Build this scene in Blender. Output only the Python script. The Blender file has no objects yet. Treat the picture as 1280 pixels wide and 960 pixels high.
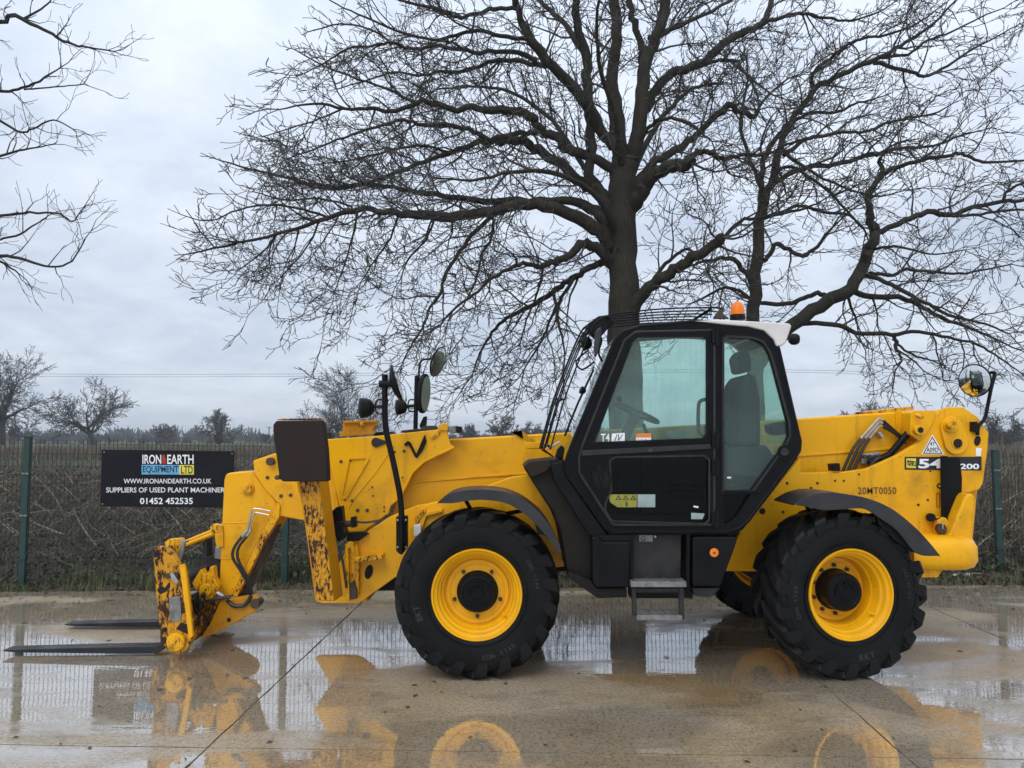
import bpy, bmesh, math, random
from mathutils import Vector, Matrix, noise as mnoise
from mathutils.geometry import tessellate_polygon

# ------------------------------------------------------------------ camera
R = math.radians
scene = bpy.context.scene
FPX = 950.0                      # focal length in pixels of a 1280 px wide picture
CAM_H = 1.8
PITCH = math.atan(65 / FPX)
cd = bpy.data.cameras.new('camera')
cd.sensor_width = 36.0
cd.lens = 36.0 * FPX / 1280.0
cd.clip_start = 0.1
cd.clip_end = 6000
cam = bpy.data.objects.new('camera', cd)
cam.location = (0, 0, CAM_H)
cam.rotation_euler = (math.pi / 2 + PITCH, 0, 0)
scene.collection.objects.link(cam)
scene.camera = cam

# ------------------------------------------------------------------ sky: even overcast
SUN_EL, SUN_AZ = R(48), R(205)
world = bpy.data.worlds.new('World')
scene.world = world
world.use_nodes = True
wn, wl = world.node_tree.nodes, world.node_tree.links
wn.clear()
w_out = wn.new('ShaderNodeOutputWorld')
w_bg = wn.new('ShaderNodeBackground')
w_sky = wn.new('ShaderNodeTexSky')
w_sky.sky_type = 'NISHITA'
w_sky.sun_disc = False
w_sky.sun_elevation = SUN_EL
w_sky.sun_rotation = SUN_AZ
w_tc = wn.new('ShaderNodeTexCoord')
w_sep = wn.new('ShaderNodeSeparateXYZ')
wl.new(w_tc.outputs['Generated'], w_sep.inputs[0])
def wmath(op, a, b=None):
    n = wn.new('ShaderNodeMath'); n.operation = op
    for i, v in enumerate((a, b)):
        if v is None: continue
        if isinstance(v, (int, float)): n.inputs[i].default_value = v
        else: wl.new(v, n.inputs[i])
    return n.outputs[0]
zc = wmath('MAXIMUM', w_sep.outputs[2], 0.0)
den = wmath('ADD', zc, 0.26)
cx = wmath('DIVIDE', w_sep.outputs[0], den)
cy = wmath('DIVIDE', w_sep.outputs[1], den)
w_cmb = wn.new('ShaderNodeCombineXYZ')
wl.new(cx, w_cmb.inputs[0]); wl.new(cy, w_cmb.inputs[1])
w_n = wn.new('ShaderNodeTexNoise')
w_n.inputs['Scale'].default_value = 2.1
w_n.inputs['Detail'].default_value = 7
w_n.inputs['Roughness'].default_value = 0.6
w_n.inputs['Distortion'].default_value = 0.25
wl.new(w_cmb.outputs[0], w_n.inputs['Vector'])
w_r = wn.new('ShaderNodeValToRGB')
w_r.color_ramp.elements[0].position = 0.34
w_r.color_ramp.elements[0].color = (0.415, 0.478, 0.585, 1)
w_r.color_ramp.elements[1].position = 0.72
w_r.color_ramp.elements[1].color = (0.64, 0.69, 0.765, 1)
wl.new(w_n.outputs[0], w_r.inputs[0])
# an overcast sky is brighter overhead than at the horizon
grad = wmath('ADD', wmath('MULTIPLY', wmath('MULTIPLY', zc, zc), 1.15), 0.92)
w_m = wn.new('ShaderNodeMix'); w_m.data_type = 'RGBA'; w_m.blend_type = 'MULTIPLY'
w_m.inputs['Factor'].default_value = 1.0
wl.new(w_r.outputs[0], w_m.inputs['A'])
w_g = wn.new('ShaderNodeCombineXYZ')
for i in range(3): wl.new(grad, w_g.inputs[i])
wl.new(w_g.outputs[0], w_m.inputs['B'])
w_s = wn.new('ShaderNodeMix'); w_s.data_type = 'RGBA'; w_s.blend_type = 'MULTIPLY'
w_s.inputs['Factor'].default_value = 1.0
wl.new(w_sky.outputs[0], w_s.inputs['A'])
w_s.inputs['B'].default_value = (0.09, 0.09, 0.09, 1)
w_x = wn.new('ShaderNodeMix'); w_x.data_type = 'RGBA'
w_x.inputs['Factor'].default_value = 0.93        # cloud cover
wl.new(w_s.outputs['Result'], w_x.inputs['A'])
wl.new(w_m.outputs['Result'], w_x.inputs['B'])
wl.new(w_x.outputs['Result'], w_bg.inputs['Color'])
w_bg.inputs['Strength'].default_value = 1.47
wl.new(w_bg.outputs[0], w_out.inputs[0])

sd = bpy.data.lights.new('sun', 'SUN')
sd.energy = 1.3
sd.angle = R(35)
sd.color = (1.0, 0.965, 0.92)
sun = bpy.data.objects.new('sun', sd)
_dir = Vector((math.sin(SUN_AZ) * math.cos(SUN_EL), math.cos(SUN_AZ) * math.cos(SUN_EL), math.sin(SUN_EL)))
sun.rotation_euler = _dir.to_track_quat('Z', 'Y').to_euler()
scene.collection.objects.link(sun)

vs = scene.view_settings
vs.view_transform = 'Standard'
vs.look = 'None'
vs.gamma = 1.0
vs.use_curve_mapping = False
vs.exposure = 0.0
scene.cycles.max_bounces = 8
scene.cycles.transparent_max_bounces = 24

# ------------------------------------------------------------------ helpers
_F = Vector((0, math.cos(PITCH), math.sin(PITCH)))
_U = Vector((0, -math.sin(PITCH), math.cos(PITCH)))
def P(px, py, Y):
    """world point at depth Y that the photograph shows at pixel (px, py)"""
    d = Vector(((px - 640) / FPX, 0, 0)) + _F + _U * ((480 - py) / FPX)
    t = Y / d.y
    return Vector((0, 0, CAM_H)) + d * t
def PX(pts, Y):
    return [P(a, b, Y) for a, b in pts]
def S(Y):
    return Y / FPX                # metres for one pixel at depth Y

class MB:
    def __init__(s): s.v = []; s.f = []
    def add(s, vs_, fs):
        o = len(s.v); s.v += [tuple(q) for q in vs_]; s.f += [tuple(i + o for i in g) for g in fs]; return s
    def prism3(s, pts, d):
        """closed polygon of 3-D points swept along the vector d"""
        n = len(pts); d = Vector(d)
        a = [Vector(p) for p in pts]; b = [p + d for p in a]
        # orientation so that normals look outward
        nx = Vector((0, 0, 0))
        for i in range(n): nx += a[i].cross(a[(i + 1) % n])
        fl = nx.dot(d) > 0
        fs = [list(range(n)), list(range(2 * n - 1, n - 1, -1))]
        if fl: fs = [f[::-1] for f in fs]
        for i in range(n):
            j = (i + 1) % n
            q = [i, i + n, j + n, j]
            fs.append(q[::-1] if fl else q)
        return s.add(a + b, fs)
    def prism(s, poly, Y0, Y1):
        return s.prism3(PX(poly, Y0), (0, Y1 - Y0, 0))
    def holed(s, outer, holes, Y0, Y1):
        loops = [PX(outer, Y0)] + [PX(h, Y0) for h in holes]
        tris = tessellate_polygon(loops)
        flat = [p for l in loops for p in l]; n = len(flat)
        back = [p + Vector((0, Y1 - Y0, 0)) for p in flat]
        fs = []
        for t in tris:
            a, b, c = (flat[i] for i in t)
            if (b - a).cross(c - a).y > 0: t = (t[0], t[2], t[1])
            fs.append(tuple(t)); fs.append((t[2] + n, t[1] + n, t[0] + n))
        o = 0
        for li, l in enumerate(loops):
            m = len(l); ar = 0
            for i in range(m):
                p, q = l[i], l[(i + 1) % m]; ar += p.x * q.z - q.x * p.z
            ccw = ar > 0
            if li: ccw = not ccw
            for i in range(m):
                j = (i + 1) % m
                q = [o + i, o + j, o + j + n, o + i + n]
                fs.append(tuple(q[::-1] if ccw else q))
            o += m
        return s.add(flat + back, fs)
    def box(s, x0, x1, y0, y1, z0, z1):
        v = [(x0,y0,z0),(x1,y0,z0),(x1,y1,z0),(x0,y1,z0),(x0,y0,z1),(x1,y0,z1),(x1,y1,z1),(x0,y1,z1)]
        return s.add(v, [(0,3,2,1),(4,5,6,7),(0,1,5,4),(1,2,6,5),(2,3,7,6),(3,0,4,7)])
    def tube(s, pts, r, n=8, caps=True):
        pts = [Vector(p) for p in pts]; m = len(pts)
        rr = r if isinstance(r, (list, tuple)) else [r] * m
        base = len(s.v); up = None
        for i, p in enumerate(pts):
            t = (pts[min(i + 1, m - 1)] - pts[max(i - 1, 0)])
            if t.length < 1e-9: t = Vector((0, 0, 1))
            t.normalize()
            if up is None:
                up = t.orthogonal().normalized()
            else:
                up = up - t * up.dot(t)
                up = up.normalized() if up.length > 1e-6 else t.orthogonal().normalized()
            w = t.cross(up)
            for k in range(n):
                a = 2 * math.pi * k / n
                s.v.append(tuple(p + (up * math.cos(a) + w * math.sin(a)) * rr[i]))
        for i in range(m - 1):
            for k in range(n):
                a = base + i * n + k; b = base + i * n + (k + 1) % n
                s.f.append((a, b, b + n, a + n))
        if caps:
            s.f.append(tuple(base + k for k in range(n - 1, -1, -1)))
            s.f.append(tuple(base + (m - 1) * n + k for k in range(n)))
        return s
    def lathe(s, prof, c, n=48, ax='y', closed=False):
        """profile of (radius, axial) turned round an axis through c"""
        base = len(s.v); m = len(prof)
        for r, h in prof:
            for k in range(n):
                a = 2 * math.pi * k / n
                if ax == 'y': q = (c[0] + r * math.cos(a), c[1] + h, c[2] + r * math.sin(a))
                elif ax == 'z': q = (c[0] + r * math.cos(a), c[1] + r * math.sin(a), c[2] + h)
                else: q = (c[0] + h, c[1] + r * math.cos(a), c[2] + r * math.sin(a))
                s.v.append(q)
        for i in range(m if closed else m - 1):
            i2 = (i + 1) % m
            for k in range(n):
                k2 = (k + 1) % n
                s.f.append((base + i * n + k, base + i * n + k2, base + i2 * n + k2, base + i2 * n + k))
        return s
    def disc(s, c, r, h, n=24):
        """short cylinder facing -Y, its near face at c"""
        return s.tube([c, (c[0], c[1] + h, c[2])], r, n)

ORG = {}
def obj(name, mb, mat, parent=None, bevel=0.0, smooth=38, seg=2, **props):
    me = bpy.data.meshes.new(name)
    v = mb.v
    lo = [min(q[i] for q in v) for i in range(3)]; hi = [max(q[i] for q in v) for i in range(3)]
    c = Vector([(a + b) / 2 for a, b in zip(lo, hi)])
    if parent is None: c.z = lo[2]
    me.from_pydata([(q[0] - c.x, q[1] - c.y, q[2] - c.z) for q in v], [], mb.f)
    me.materials.append(mat)
    if smooth:
        me.shade_smooth()
        me.set_sharp_from_angle(angle=R(smooth))
    o = bpy.data.objects.new(name, me)
    scene.collection.objects.link(o)
    ORG[o.name] = c
    o.location = c
    if parent is not None:
        o.parent = parent
        o.location = c - ORG[parent.name]
    if bevel:
        b = o.modifiers.new('bevel', 'BEVEL')
        b.width = bevel; b.segments = seg; b.limit_method = 'ANGLE'; b.angle_limit = R(38)
        b.harden_normals = True
    for k, x in props.items(): o[k] = x
    return o
def empty(name, loc, label=None, cat=None, group=None):
    o = bpy.data.objects.new(name, None)
    o.location = loc; o.empty_display_size = 0.2
    scene.collection.objects.link(o)
    ORG[o.name] = Vector(loc)
    if label: o['label'] = label
    if cat: o['category'] = cat
    if group: o['group'] = group
    return o
def circ(cx, cy, r, n=20, ry=None, rot=0.0, a0=0.0, a1=360.0):
    ry = r if ry is None else ry
    out = []
    for k in range(n):
        a = R(a0 + (a1 - a0) * k / (n if a1 - a0 == 360 else n - 1))
        x, y = r * math.cos(a), ry * math.sin(a)
        out.append((cx + x * math.cos(rot) - y * math.sin(rot), cy + x * math.sin(rot) + y * math.cos(rot)))
    return out
def capsule(ax, ay, bx_, by, ra, rb=None, n=12):
    rb = ra if rb is None else rb
    t = math.degrees(math.atan2(by - ay, bx_ - ax))
    return circ(bx_, by, rb, n, a0=t - 90, a1=t + 89.9) + circ(ax, ay, ra, n, a0=t + 90, a1=t + 269.9)
def catmull(pts, k=4):
    """smooth polyline through points (any dimension tuples)"""
    out = []
    n = len(pts)
    for i in range(n - 1):
        p0 = pts[max(i - 1, 0)]; p1 = pts[i]; p2 = pts[i + 1]; p3 = pts[min(i + 2, n - 1)]
        for j in range(k):
            t = j / k; t2 = t * t; t3 = t2 * t
            out.append(tuple(0.5 * (2 * b + (c - a) * t + (2 * a - 5 * b + 4 * c - d) * t2 + (3 * b - a - 3 * c + d) * t3)
                             for a, b, c, d in zip(p0, p1, p2, p3)))
    out.append(tuple(pts[-1]))
    return out
def pipe(name, pts, rpx, mat, parent, k=4, n=8, **kw):
    """round bar through (px, py, Y) points, radius in pixels at the first point's depth"""
    q = catmull(pts, k) if k > 1 else pts
    mb = MB(); mb.tube([P(*p) for p in q], rpx * S(pts[0][2]), n)
    return obj(name, mb, mat, parent, **kw)
def plate(name, poly, Y0, Y1, mat, parent, bevel=0.006, **kw):
    return obj(name, MB().prism(poly, Y0, Y1), mat, parent, bevel=bevel, **kw)
_fonts = {}
def text_mesh(s, bold=0.0, shear=0.0, spacing=1.0):
    cu = bpy.data.curves.new('lettering', 'FONT')
    cu.body = s; cu.size = 1.0; cu.offset = bold; cu.shear = shear; cu.space_character = spacing
    cu.resolution_u = 3
    o = bpy.data.objects.new('lettering', cu)
    me = bpy.data.meshes.new_from_object(o)
    v = [tuple(q.co) for q in me.vertices]; f = [tuple(p.vertices) for p in me.polygons]
    bpy.data.objects.remove(o); bpy.data.curves.remove(cu); bpy.data.meshes.remove(me)
    return v, f
def lettering(name, s, x0, x1, y0, y1, Y, mat, parent, bold=0.0, shear=0.0, spacing=1.0, Y2=None, **kw):
    """flat print filling a pixel rectangle on the plane at depth Y (Y2: depth at the right end)"""
    v, f = text_mesh(s, bold, shear, spacing)
    ax = min(q[0] for q in v); bx_ = max(q[0] for q in v)
    ay = min(q[1] for q in v); by = max(q[1] for q in v)
    Y2 = Y if Y2 is None else Y2
    mb = MB(); vv = []
    for q in v:
        a = (q[0] - ax) / (bx_ - ax); b = (q[1] - ay) / (by - ay)
        vv.append(P(x0 + (x1 - x0) * a, y1 + (y0 - y1) * b, Y + (Y2 - Y) * a))
    mb.add(vv, f)
    return obj(name, mb, mat, parent, smooth=0, **kw)

# ------------------------------------------------------------------ materials
def new_mat(name):
    m = bpy.data.materials.new(name); m.use_nodes = True
    nt = m.node_tree; nt.nodes.clear()
    out = nt.nodes.new('ShaderNodeOutputMaterial')
    return m, nt, out
class NT:
    def __init__(s, nt): s.nt = nt
    def n(s, t, **kw):
        x = s.nt.nodes.new(t)
        for k, v in kw.items(): setattr(x, k, v)
        return x
    def set(s, sock, v):
        if isinstance(v, bpy.types.NodeSocket): s.nt.links.new(v, sock)
        elif isinstance(v, (tuple, list)) and len(v) == 3 and len(sock.default_value) == 4: sock.default_value = (*v, 1)
        else: sock.default_value = v
    def math(s, op, a, b=0.0, clamp=False):
        x = s.n('ShaderNodeMath', operation=op); x.use_clamp = clamp
        s.set(x.inputs[0], a); s.set(x.inputs[1], b); return x.outputs[0]
    def mix(s, f, a, b, blend='MIX'):
        x = s.n('ShaderNodeMix', data_type='RGBA', blend_type=blend)
        s.set(x.inputs['Factor'], f); s.set(x.inputs['A'], a); s.set(x.inputs['B'], b); return x.outputs['Result']
    def mixf(s, f, a, b):
        x = s.n('ShaderNodeMix', data_type='FLOAT')
        s.set(x.inputs[0], f); s.set(x.inputs[2], a); s.set(x.inputs[3], b); return x.outputs[0]
    def coord(s, scale=(1, 1, 1), world=False, out='Object'):
        if world: c = s.n('ShaderNodeNewGeometry').outputs['Position']
        else: c = s.n('ShaderNodeTexCoord').outputs[out]
        mp = s.n('ShaderNodeMapping'); s.set(mp.inputs['Vector'], c); mp.inputs['Scale'].default_value = scale
        return mp.outputs[0]
    def noise(s, vec, scale, detail=4, rough=0.55, dist=0.0):
        x = s.n('ShaderNodeTexNoise'); s.set(x.inputs['Vector'], vec)
        x.inputs['Scale'].default_value = scale; x.inputs['Detail'].default_value = detail
        x.inputs['Roughness'].default_value = rough; x.inputs['Distortion'].default_value = dist
        return x.outputs[0]
    def ramp(s, f, lo, hi):
        x = s.n('ShaderNodeMapRange'); x.clamp = True
        s.set(x.inputs[0], f); x.inputs[1].default_value = lo; x.inputs[2].default_value = hi
        return x.outputs[0]
    def bump(s, h, strength=0.3, dist=0.01):
        x = s.n('ShaderNodeBump'); s.set(x.inputs['Height'], h)
        s.set(x.inputs['Strength'], strength); x.inputs['Distance'].default_value = dist
        return x.outputs[0]
    def prin(s, **kw):
        x = s.n('ShaderNodeBsdfPrincipled')
        for k, v in kw.items(): s.set(x.inputs[k.replace('_', ' ')], v)
        return x
def pm(name, c1, c2=None, scale=6, rough=(0.45, 0.6), bump=0.15, bscale=60, metal=0.0, bdist=0.004, spec=0.5, world=False):
    m, nt, out = new_mat(name); g = NT(nt)
    c2 = c2 or tuple(x * 0.72 for x in c1)
    v = g.coord(world=world)
    n1 = g.noise(v, scale, 5, 0.6)
    f = g.ramp(n1, 0.35, 0.65)
    p = g.prin(Base_Color=g.mix(f, c1, c2), Roughness=g.mixf(f, rough[0], rough[1]), Metallic=metal)
    p.inputs['Specular IOR Level'].default_value = spec
    if bump: g.set(p.inputs['Normal'], g.bump(g.noise(v, bscale, 3), bump, bdist))
    nt.links.new(p.outputs[0], out.inputs[0])
    return m
def yellow_paint(name, chip=0.0, dirt=0.35, rust=(0.020, 0.013, 0.010), c=(0.82, 0.405, 0.004)):
    """machine yellow: streaks of grime, chips down to dark rust"""
    m, nt, out = new_mat(name); g = NT(nt)
    v = g.coord()
    tone = g.ramp(g.noise(v, 1.6, 4), 0.3, 0.7)
    col = g.mix(tone, c, tuple(x * k for x, k in zip(c, (0.9, 0.86, 0.9))))
    streak = g.ramp(g.noise(g.coord((11, 11, 0.9)), 1.0, 5, 0.65), 0.56, 0.80)
    blotch = g.ramp(g.noise(v, 3.1, 6, 0.62), 0.53, 0.75)
    gr = g.math('MULTIPLY', g.math('MAXIMUM', streak, blotch), dirt, True)
    col = g.mix(gr, col, (0.20, 0.10, 0.02))
    speck = g.ramp(g.noise(v, 42, 2, 0.5), 0.70 - 0.02 * (chip > 0), 0.73)
    col = g.mix(g.math('MULTIPLY', speck, 0.6), col, (0.10, 0.055, 0.02))
    scr = g.math('MULTIPLY', g.ramp(g.noise(g.coord((2.0, 2.0, 75)), 1.0, 3, 0.6, 0.3), 0.70, 0.73), g.ramp(g.noise(v, 2.2, 2), .5, .62))
    col = g.mix(g.math('MULTIPLY', scr, 0.5), col, (0.32, 0.16, 0.03))
    rough = g.mixf(gr, 0.34, 0.62)
    h = g.noise(v, 35, 2)
    if chip:
        cn = g.math('ADD', g.math('MULTIPLY', g.noise(g.coord((1, 1, 0.42)), 46, 6, 0.70, 0.5), 0.60),
                    g.math('MULTIPLY', g.noise(v, 4.5, 5), 0.40))
        cf = g.ramp(cn, 0.64 - 0.15 * chip, 0.655 - 0.15 * chip)
        halo = g.ramp(cn, 0.585 - 0.15 * chip, 0.655 - 0.15 * chip)
        col = g.mix(g.math('MULTIPLY', halo, 0.75), col, (0.27, 0.105, 0.016))
        rc = g.mix(g.ramp(g.noise(v, 28, 4), 0.35, 0.65), rust, (0.060, 0.030, 0.016))
        col = g.mix(cf, col, rc); rough = g.mixf(cf, rough, 0.85)
        h = g.math('SUBTRACT', h, g.math('MULTIPLY', cf, 1.5))
    p = g.prin(Base_Color=col, Roughness=rough)
    p.inputs['Specular IOR Level'].default_value = 0.22
    g.set(p.inputs['Normal'], g.bump(h, 0.12, 0.003))
    nt.links.new(p.outputs[0], out.inputs[0])
    return m
def glass_mat(name, tint, fog=0.2, fogcol=(0.55, 0.7, 0.66), f0=0.035):
    """tinted cab glazing with condensation and dried water marks"""
    m, nt, out = new_mat(name); g = NT(nt)
    v = g.coord()
    tr = g.n('ShaderNodeBsdfTransparent'); g.set(tr.inputs[0], tint)
    gl = g.n('ShaderNodeBsdfGlossy'); gl.inputs['Roughness'].default_value = 0.03
    geo = g.n('ShaderNodeNewGeometry'); dt = g.n('ShaderNodeVectorMath', operation='DOT_PRODUCT')
    nt.links.new(geo.outputs['Incoming'], dt.inputs[0]); nt.links.new(geo.outputs['Normal'], dt.inputs[1])
    ci = g.math('SUBTRACT', 1.0, g.math('ABSOLUTE', dt.outputs['Value']), True)
    frv = g.math('ADD', g.math('MULTIPLY', g.math('POWER', ci, 5.0), 0.9), f0)
    df = g.n('ShaderNodeBsdfDiffuse'); g.set(df.inputs[0], fogcol)
    tl = g.n('ShaderNodeBsdfTranslucent'); g.set(tl.inputs[0], fogcol)
    a = g.n('ShaderNodeMixShader'); a.inputs[0].default_value = 0.6
    nt.links.new(df.outputs[0], a.inputs[1]); nt.links.new(tl.outputs[0], a.inputs[2])
    big = g.ramp(g.noise(v, 2.3, 3, 0.5), 0.30, 0.70)
    run = g.ramp(g.noise(g.coord((38, 38, 2.2)), 1.0, 4, 0.6), 0.45, 0.72)
    dots = g.ramp(g.noise(v, 55, 2, 0.5), 0.52, 0.66)
    ff = g.math('MULTIPLY', g.math('ADD', g.math('ADD', g.math('MULTIPLY', big, 0.8), g.math('MULTIPLY', run, 0.25)),
                                   g.math('MULTIPLY', dots, 0.2)), fog, True)
    b = g.n('ShaderNodeMixShader'); g.set(b.inputs[0], ff)
    nt.links.new(tr.outputs[0], b.inputs[1]); nt.links.new(a.outputs[0], b.inputs[2])
    c = g.n('ShaderNodeMixShader'); g.set(c.inputs[0], frv)
    nt.links.new(b.outputs[0], c.inputs[1]); nt.links.new(gl.outputs[0], c.inputs[2])
    nt.links.new(c.outputs[0], out.inputs[0])
    return m
M = {}
M['yellow'] = yellow_paint('yellow_paint', 0.0, 0.5)
M['yellow_worn'] = yellow_paint('worn_yellow_paint', 0.55, 0.6)
M['yellow_chipped'] = yellow_paint('chipped_yellow_paint', 0.9, 0.85, c=(0.62, 0.29, 0.006))
M['yellow_stab'] = yellow_paint('stabiliser_yellow_paint', 0.12, 0.6, c=(0.52, 0.23, 0.006))
M['yellow_bright'] = yellow_paint('wheel_yellow_paint', 0.0, 0.25, c=(0.84, 0.42, 0.004))
M['pad'] = pm('rusty_dark_steel', (0.015, 0.011, 0.010), (0.028, 0.017, 0.013), 5, (0.6, 0.85), 0.3, 40, spec=.2)
M['black'] = pm('black_plastic', (0.0040, 0.0043, 0.0053), (0.007, 0.007, 0.0075), 4, (0.33, 0.5), 0.12, 120, spec=.14)
M['frame'] = pm('black_painted_steel', (0.0032, 0.0035, 0.0045), (0.0055, 0.0055, 0.006), 7, (0.28, 0.45), 0.08, 60, spec=.13)
M['dusty'] = pm('dusty_black_steel', (0.014, 0.014, 0.015), (0.034, 0.032, 0.030), 9, (0.45, 0.75), 0.2, 60, spec=.25)
M['fender'] = pm('dark_grey_mudguard_plastic', (0.013, 0.014, 0.018), (0.026, 0.026, 0.028), 5, (0.34, 0.5), 0.1, 90, spec=.4)
M['rubber'] = pm('tyre_rubber', (0.0038, 0.0040, 0.0045), (0.0085, 0.0082, 0.008), 3, (0.32, 0.6), 0.25, 90, spec=.16)
M['letter_rubber'] = pm('raised_tyre_lettering', (0.032, 0.032, 0.034), None, 8, (0.5, 0.6), 0)
M['hose'] = pm('hose_rubber', (0.010, 0.010, 0.011), None, 5, (0.35, 0.5), 0)
M['steel'] = pm('zinc_plated_steel', (0.52, 0.52, 0.50), (0.34, 0.33, 0.31), 12, (0.3, 0.5), 0.1, 80, metal=0.85)
M['grating'] = pm('galvanised_step', (0.26, 0.26, 0.25), (0.13, 0.125, 0.115), 14, (0.45, 0.65), 0.2, 80, metal=0.5)
M['greasy'] = pm('greasy_metal', (0.030, 0.026, 0.022), (0.07, 0.05, 0.035), 9, (0.35, 0.7), 0.3, 40, metal=0.3)
M['fork'] = pm('dark_fork_steel', (0.035, 0.033, 0.034), (0.016, 0.015, 0.016), 4, (0.22, 0.4), 0.15, 40, metal=0.5)
M['chassis'] = pm('grimy_underbody', (0.009, 0.0085, 0.008), (0.018, 0.016, 0.014), 6, (0.6, 0.85), 0.3, 30, spec=.15)
M['cowl'] = pm('muddy_black_cowl', (0.010, 0.009, 0.008), (0.022, 0.015, 0.009), 3, (0.45, 0.7), 0.15, 70, spec=.18)
M['white'] = pm('white_moulding', (0.66, 0.63, 0.60), (0.55, 0.52, 0.49), 3, (0.4, 0.55), 0.05, 50)
M['print_white'] = pm('white_print', (0.82, 0.82, 0.82), (0.72, 0.72, 0.72), 10, (0.4, 0.5), 0)
M['print_black'] = pm('black_print', (0.010, 0.010, 0.012), None, 10, (0.35, 0.45), 0)
M['print_brown'] = pm('stencil_print', (0.075, 0.030, 0.008), None, 10, (0.5, 0.6), 0)
M['print_red'] = pm('red_print', (0.50, 0.035, 0.02), None, 10, (0.4, 0.5), 0)
M['print_blue'] = pm('blue_print', (0.12, 0.42, 0.68), None, 10, (0.4, 0.5), 0)
M['print_yellow'] = pm('yellow_print', (0.80, 0.68, 0.07), None, 10, (0.4, 0.5), 0)
M['print_grey'] = pm('faded_sticker', (0.30, 0.38, 0.36), None, 10, (0.4, 0.5), 0)
M['print_orange'] = pm('orange_print', (0.75, 0.22, 0.03), None, 10, (0.4, 0.5), 0)
M['reflector'] = pm('orange_reflector', (0.85, 0.22, 0.01), (0.7, 0.16, 0.01), 30, (0.15, 0.25), 0.1, 200)
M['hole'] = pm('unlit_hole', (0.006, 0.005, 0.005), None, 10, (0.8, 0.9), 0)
M['seat'] = pm('seat_cloth', (0.007, 0.007, 0.008), (0.014, 0.014, 0.015), 12, (0.7, 0.9), 0.2, 150)
m_, nt_, out_ = new_mat('convex_mirror_glass'); g_ = NT(nt_)
p_ = g_.prin(Base_Color=(0.72, 0.75, 0.76), Metallic=1.0, Roughness=0.04); nt_.links.new(p_.outputs[0], out_.inputs[0])
M['mirror'] = m_
m_, nt_, out_ = new_mat('amber_beacon_lens'); g_ = NT(nt_)
p_ = g_.prin(Base_Color=(0.80, 0.17, 0.006), Roughness=0.3); p_.inputs['Specular IOR Level'].default_value = 0.25
p_.inputs['Subsurface Weight'].default_value = 0.0
nt_.links.new(p_.outputs[0], out_.inputs[0]); M['amber'] = m_
M['glass'] = glass_mat('misted_tinted_glass', (0.84, 0.95, 0.915), 0.17, (0.56, 0.75, 0.69))
M['glass_clear'] = glass_mat('tinted_glass', (0.87, 0.96, 0.93), 0.07, (0.56, 0.75, 0.69))
M['glass_quarter'] = glass_mat('quarter_glass', (0.85, 0.955, 0.92), 0.09, (0.50, 0.68, 0.62))
M['glass_dark'] = glass_mat('dark_lower_glass', (0.50, 0.54, 0.54), 0.0, (0.2, 0.2, 0.19), 0.012)  # darker grey tint, no fog, low reflectivity
# ------------------------------------------------------------------ ground
random.seed(7)
def ground_mat():
    """wet yard concrete: brown aggregate under a film of water"""
    m, nt, out = new_mat('wet_concrete'); g = NT(nt)
    v = g.coord(world=True)
    big = g.noise(v, 0.55, 4, 0.55, 0.4)
    mid = g.noise(v, 2.4, 5, 0.6)
    fine = g.noise(v, 38, 4, 0.7)
    agg = g.noise(v, 95, 2, 0.5)
    col = g.mix(g.ramp(mid, 0.32, 0.68), (0.34, 0.242, 0.132), (0.235, 0.170, 0.096))
    col = g.mix(g.ramp(big, 0.40, 0.66), col, (0.32, 0.275, 0.21))
    col = g.mix(g.math('MULTIPLY', g.ramp(fine, 0.46, 0.66), 0.7), col, (0.085, 0.062, 0.038))
    col = g.mix(g.math('MULTIPLY', g.ramp(agg, 0.58, 0.68), 0.75), col, (0.55, 0.44, 0.29))
    stain = g.ramp(g.noise(g.coord((1, 2.2, 1), world=True), 1.3, 6, 0.65, 0.8), 0.56, 0.70)
    col = g.mix(g.math('MULTIPLY', stain, 0.45), col, (0.07, 0.058, 0.045))
    wet = g.ramp(g.noise(g.coord((0.7, 1.6, 1), world=True), 0.62, 6, 0.6, 0.5), 0.40, 0.50)   # 1 = standing water
    rough_dry = g.mixf(g.ramp(fine, 0.35, 0.7), 0.14, 0.28)
    base = g.prin(Base_Color=col, Roughness=0.55)
    base.inputs['Specular IOR Level'].default_value = 0.3
    g.set(base.inputs['Normal'], g.bump(g.math('ADD', fine, agg), 0.5, 0.004))
    film = g.n('ShaderNodeBsdfGlossy'); g.set(film.inputs['Color'], (0.97, 0.98, 1.0))
    g.set(film.inputs['Roughness'], g.mixf(wet, rough_dry, 0.012))
    # ripples and the texture of the slab under a thin film
    rip = g.noise(g.coord((5.0, 14.0, 1), world=True), 1.0, 3, 0.5)
    hh = g.math('ADD', g.math('MULTIPLY', rip, g.mixf(wet, 0.22, 0.16)), g.math('MULTIPLY', g.math('ADD', fine, g.noise(v, 24, 3)), g.mixf(wet, 0.10, 0.004)))
    g.set(film.inputs['Normal'], g.bump(hh, 0.30, 0.010))
    fr = g.n('ShaderNodeFresnel'); fr.inputs['IOR'].default_value = 2.4
    fac = g.math('MULTIPLY', fr.outputs[0], g.mixf(wet, 0.22, 1.5), True)
    mx = g.n('ShaderNodeMixShader'); g.set(mx.inputs[0], fac)
    nt.links.new(base.outputs[0], mx.inputs[1]); nt.links.new(film.outputs[0], mx.inputs[2])
    nt.links.new(mx.outputs[0], out.inputs[0])
    return m
M['concrete'] = ground_mat()
M['soil'] = pm('leaf_litter_soil', (0.085, 0.066, 0.045), (0.045, 0.038, 0.027), 6, (0.8, 0.95), 0.9, 30, bdist=.03, world=True)
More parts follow.
